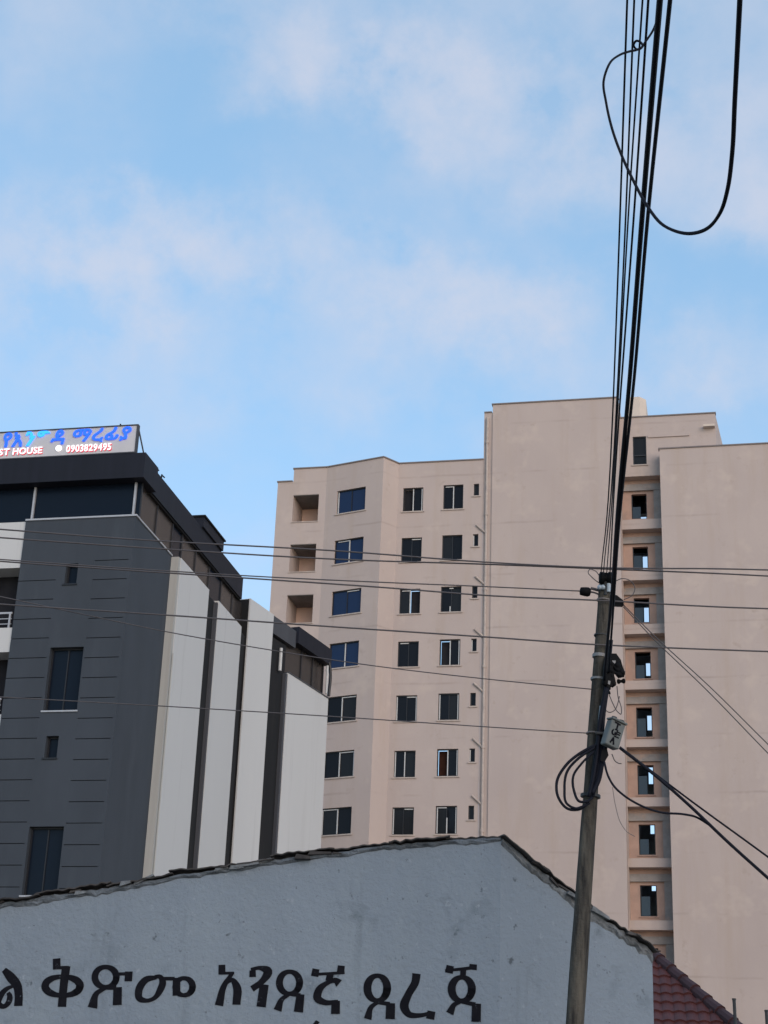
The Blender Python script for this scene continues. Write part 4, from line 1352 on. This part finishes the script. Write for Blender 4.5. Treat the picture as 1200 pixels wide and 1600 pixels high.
rbox(-hw_, hw_, -hh_, hh_ - .02, -dpt, .012).build('case', 'box', jb)
rbox(-hw_ - .006, hw_ + .012, hh_ - .018, hh_, -dpt - .006, .024, .004).build('lid', 'box', jb)
for a in (-.55, .55):
    MB().cyl(BX(a * hw_, hh_, -.02), BX(a * hw_, hh_ + .016, -.02), .024, n=10).build('knockout', 'dark_steel', jb)
MB().cyl(BX(0, 0, -dpt), BX(-hw_ * 1.6, -.03, -dpt - .06), .014, n=8).build('hanger', 'dark_steel', jb)


class BoxPlane:
    def w(s, u, z, d=0.0):
        return BX(u, z, d)


bpq = BoxPlane()
def bs(x, y, w_):                      # 0..1 across / up the face -> box coordinates
    return ((x * 2 - 1) * hw_, (y * 2 - 1) * hh_, w_)


marks = [[[bs(.22, .86, .008), bs(.66, .84, .008)], [bs(.47, .86, .009), bs(.47, .63, .008)], [bs(.34, .62, .006), bs(.6, .62, .006)]],
         [[bs(.28, .60, .006), bs(.22, .50, .009), bs(.30, .42, .008), bs(.44, .46, .007), bs(.42, .54, .006)], [bs(.55, .58, .007), bs(.52, .42, .008)], [bs(.52, .57, .006), bs(.82, .56, .006)], [bs(.5, .49, .006), bs(.8, .49, .006)], [bs(.4, .38, .006), bs(.78, .38, .006)]],
         [[bs(.42, .33, .007), bs(.28, .10, .008)], [bs(.42, .33, .008), bs(.55, .08, .009)], [bs(.32, .2, .006), bs(.5, .2, .006)]]]
for q in marks:
    mb = MB()
    for i, s_ in enumerate(q):
        mb.add(*ribbon(bpq, s_, .0135 + .0004 * i, 5))
    mb.build('stencil_mark', 'black_paint', jb)

# ------------------------------------------------------------------ overhead cables running over the camera
def overhead(name, label, cat, p0, top_px, h_top, r, m, mid=None, group=None, extra=26.0):
    """from a point on the pole to a pixel on the top edge of the picture at height h_top, and on over the street"""
    d = ray(*top_px)
    p1 = CAM + d * ((h_top - CAM.z) / d.z)
    pts = [p0]
    if mid:
        for (x, y, t) in mid:
            # keep the pixel, take the distance from the straight run between both ends
            q = p0.lerp(p1, t)
            rr = ray(x, y)
            pts.append(CAM + rr * (q.y / rr.y))
    pts.append(p1)
    dd = (p1 - p0); dd.z = 0; dd.normalize()
    slope = (h_top - p0.z) / (Vector((p1.x - p0.x, p1.y - p0.y)).length)
    for k in (.25, .5, 1.0):
        q = p1 + dd * extra * k
        q.z = h_top + slope * .15 * extra * k + .5 * k * k
        pts.append(q)
    return tag(MB().tube(pts, r, 6, 8).build(name, m, None, smooth=True), label, cat, group)


zt = ptop.z
overhead('power_cable', 'thickest black cable of the bundle rising from the pole across the sky', 'cable', PP(944, 1062, -.14), (1031, 0), 6.05, .0132, 'cable', mid=[(955, 940, .16), (965, 800, .40), (984, 590, .62), (1004, 330, .82)])
overhead('power_cable', 'black cable rising beside the thickest one, on its outer side', 'cable', PP(951, 1052, -.11), (1047, 0), 6.0, .0095, 'cable', mid=[(959, 940, .16), (969, 800, .40), (991, 590, .62), (1013, 330, .82)])
for i, (x0, y0, x1, r, md, lab) in enumerate(((939, 897, 980, .0048, [(957, 655, .62), (969, 330, .84)], 'thin overhead wire rising from the pole top, outermost beside the looped cable'),
                                              (943, 894, 991, .0046, [(963, 640, .62), (978, 330, .84)], 'thin overhead wire rising from the pole top, second in from the looped cable'),
                                              (948, 896, 1004, .0044, [(965, 640, .62), (984, 300, .84)], 'thin overhead wire rising from the pole top, third in from the looped cable'),
                                              (953, 897, 1013, .0056, [(969, 625, .62), (993, 300, .84)], 'thin overhead wire rising from the pole top, next to the thick black cables'))):
    overhead('overhead_wire', lab, 'wire', PP(x0, y0, -.05), (x1, 0), 6.25, r, 'cable', mid=md, group='thin wires rising from the pole top')
# the slack loop hanging from the bundle
lp = [(1029, 25, 6.9), (1020, 48, 6.9), (1008, 66, 6.9), (1001, 76, 6.9), (993, 76, 6.88), (990, 70, 6.87), (994, 64, 6.86), (1001, 66, 6.85), (1004, 72, 6.84), (997, 77, 6.83), (985, 80, 6.8), (968, 86, 6.75), (952, 100, 6.7), (943, 128, 6.7), (947, 160, 6.7),
      (956, 200, 6.68), (971, 242, 6.64), (992, 287, 6.58), (1012, 323, 6.5), (1038, 353, 6.4), (1075, 365, 6.3), (1105, 357, 6.2), (1125, 333, 6.1), (1137, 295, 6.0), (1144, 240, 5.9), (1148, 160, 5.75), (1152, 80, 5.6), (1156, 0, 5.45), (1160, -90, 5.3), (1170, -300, 4.9)]
pts = []
for (x, y, D_) in lp:
    r = ray(x, y)
    pts.append(CAM + r * (D_ / r.dot(_f)))
q = pts[-1]
pts += [Vector((q.x + .1, q.y - 4, q.z + .6)), Vector((q.x + .2, q.y - 12, q.z + 1.2))]
tag(MB().tube(pts, .0065, 6, 6, rad=lambda t: .0050 + .0045 * max(0, min(1, (t - .45) * 2.2))).build('slack_cable', 'cable', None, smooth=True), 'slack black cable hanging in a wide loop from the bundle against the sky', 'cable')

# ------------------------------------------------------------------ wires crossing the street front
def cross(label, pts, r, m, dy=0.0, left=30.0, right=30.0, group='wires strung across the street front', dys=None):
    P_ = [PP(x, y, dy if dys is None else dys[i]) for i, (x, y) in enumerate(pts)]
    if left:
        d = (P_[0] - P_[1]).normalized()
        P_ = [P_[0] + d * left + Vector((0, 0, 1.2)), P_[0] + d * left * .5 + Vector((0, 0, .3))] + P_
    if right:
        d = (P_[-1] - P_[-2]).normalized()
        P_ = P_ + [P_[-1] + d * right * .5 + Vector((0, 0, .3)), P_[-1] + d * right + Vector((0, 0, 1.2))]
    return tag(MB().tube(P_, r, 6, 6).build('street_wire', m, None, smooth=True), label, 'wire', group)


cross('topmost grey wire passing just above the pole top', [(0, 827), (230, 844), (530, 861), (770, 879), (937, 887), (1140, 889), (1200, 890.5)], .0072, 'wire', .06)
cross('grey wire close under the topmost one, passing just above the pole top', [(0, 840), (230, 856), (530, 874), (770, 882), (970, 890), (1140, 897), (1200, 900)], .0072, 'wire', .10)
cross('grey wire ending at the black strain insulator on the pole', [(0, 874), (230, 890), (400, 900.5), (600, 910), (770, 917), (906, 923.5)], .0058, 'wire', 0, right=0)
cross('grey wire passing in front of the pole just below the strain insulator', [(0, 877), (230, 893), (410, 905), (600, 918), (770, 931), (933, 938), (1140, 949), (1200, 951)], .0072, 'wire', -.085)
cross('grey wire crossing the pole at the height of the bracket gap above the black clamps', [(0, 944), (230, 959), (530, 980), (770, 996), (928, 1007), (1040, 1012), (1200, 1018)], .0072, 'wire', -.09)
cross('thin sagging wire ending on the pole beside the black clamps', [(0, 932), (117, 957), (260, 987), (425, 1016), (560, 1037), (780, 1063), (925, 1077)], .0048, 'wire', -.02, right=0)
cross('lowest thin wire ending on the pole beside the junction box', [(0, 1089), (180, 1099), (512, 1119), (780, 1137), (925, 1146)], .0048, 'wire', -.02, right=0)
# service drops going down to the right
cross('thin pale drop wire running down from the black clamp', [(974, 948), (1020, 997), (1100, 1074), (1200, 1177)], .0048, 'wire', -.02, left=0, right=14)
cross('second thin pale drop wire running just above the first one', [(975, 946), (1024, 995), (1108, 1072), (1200, 1163)], .0048, 'wire', .02, left=0, right=14)
cross('thick black service cable running down from the junction box', [(968, 1168), (1023, 1211), (1070, 1252), (1142, 1320), (1200, 1372)], .0135, 'cable', -.24, left=0, right=14)
cross('black service cable splitting off above the thick one', [(968.5, 1167), (1030, 1214), (1090, 1259), (1174, 1320), (1200, 1339)], .0085, 'cable', -.20, left=0, right=14)
cross('black cable sagging from under the junction box to join the thick service cable', [(944, 1190), (950, 1212), (959, 1228), (975, 1243), (996, 1256), (1020, 1266), (1037, 1270), (1066, 1272), (1086, 1276), (1110, 1290)], .0095, 'cable', -.2, left=0, right=0)
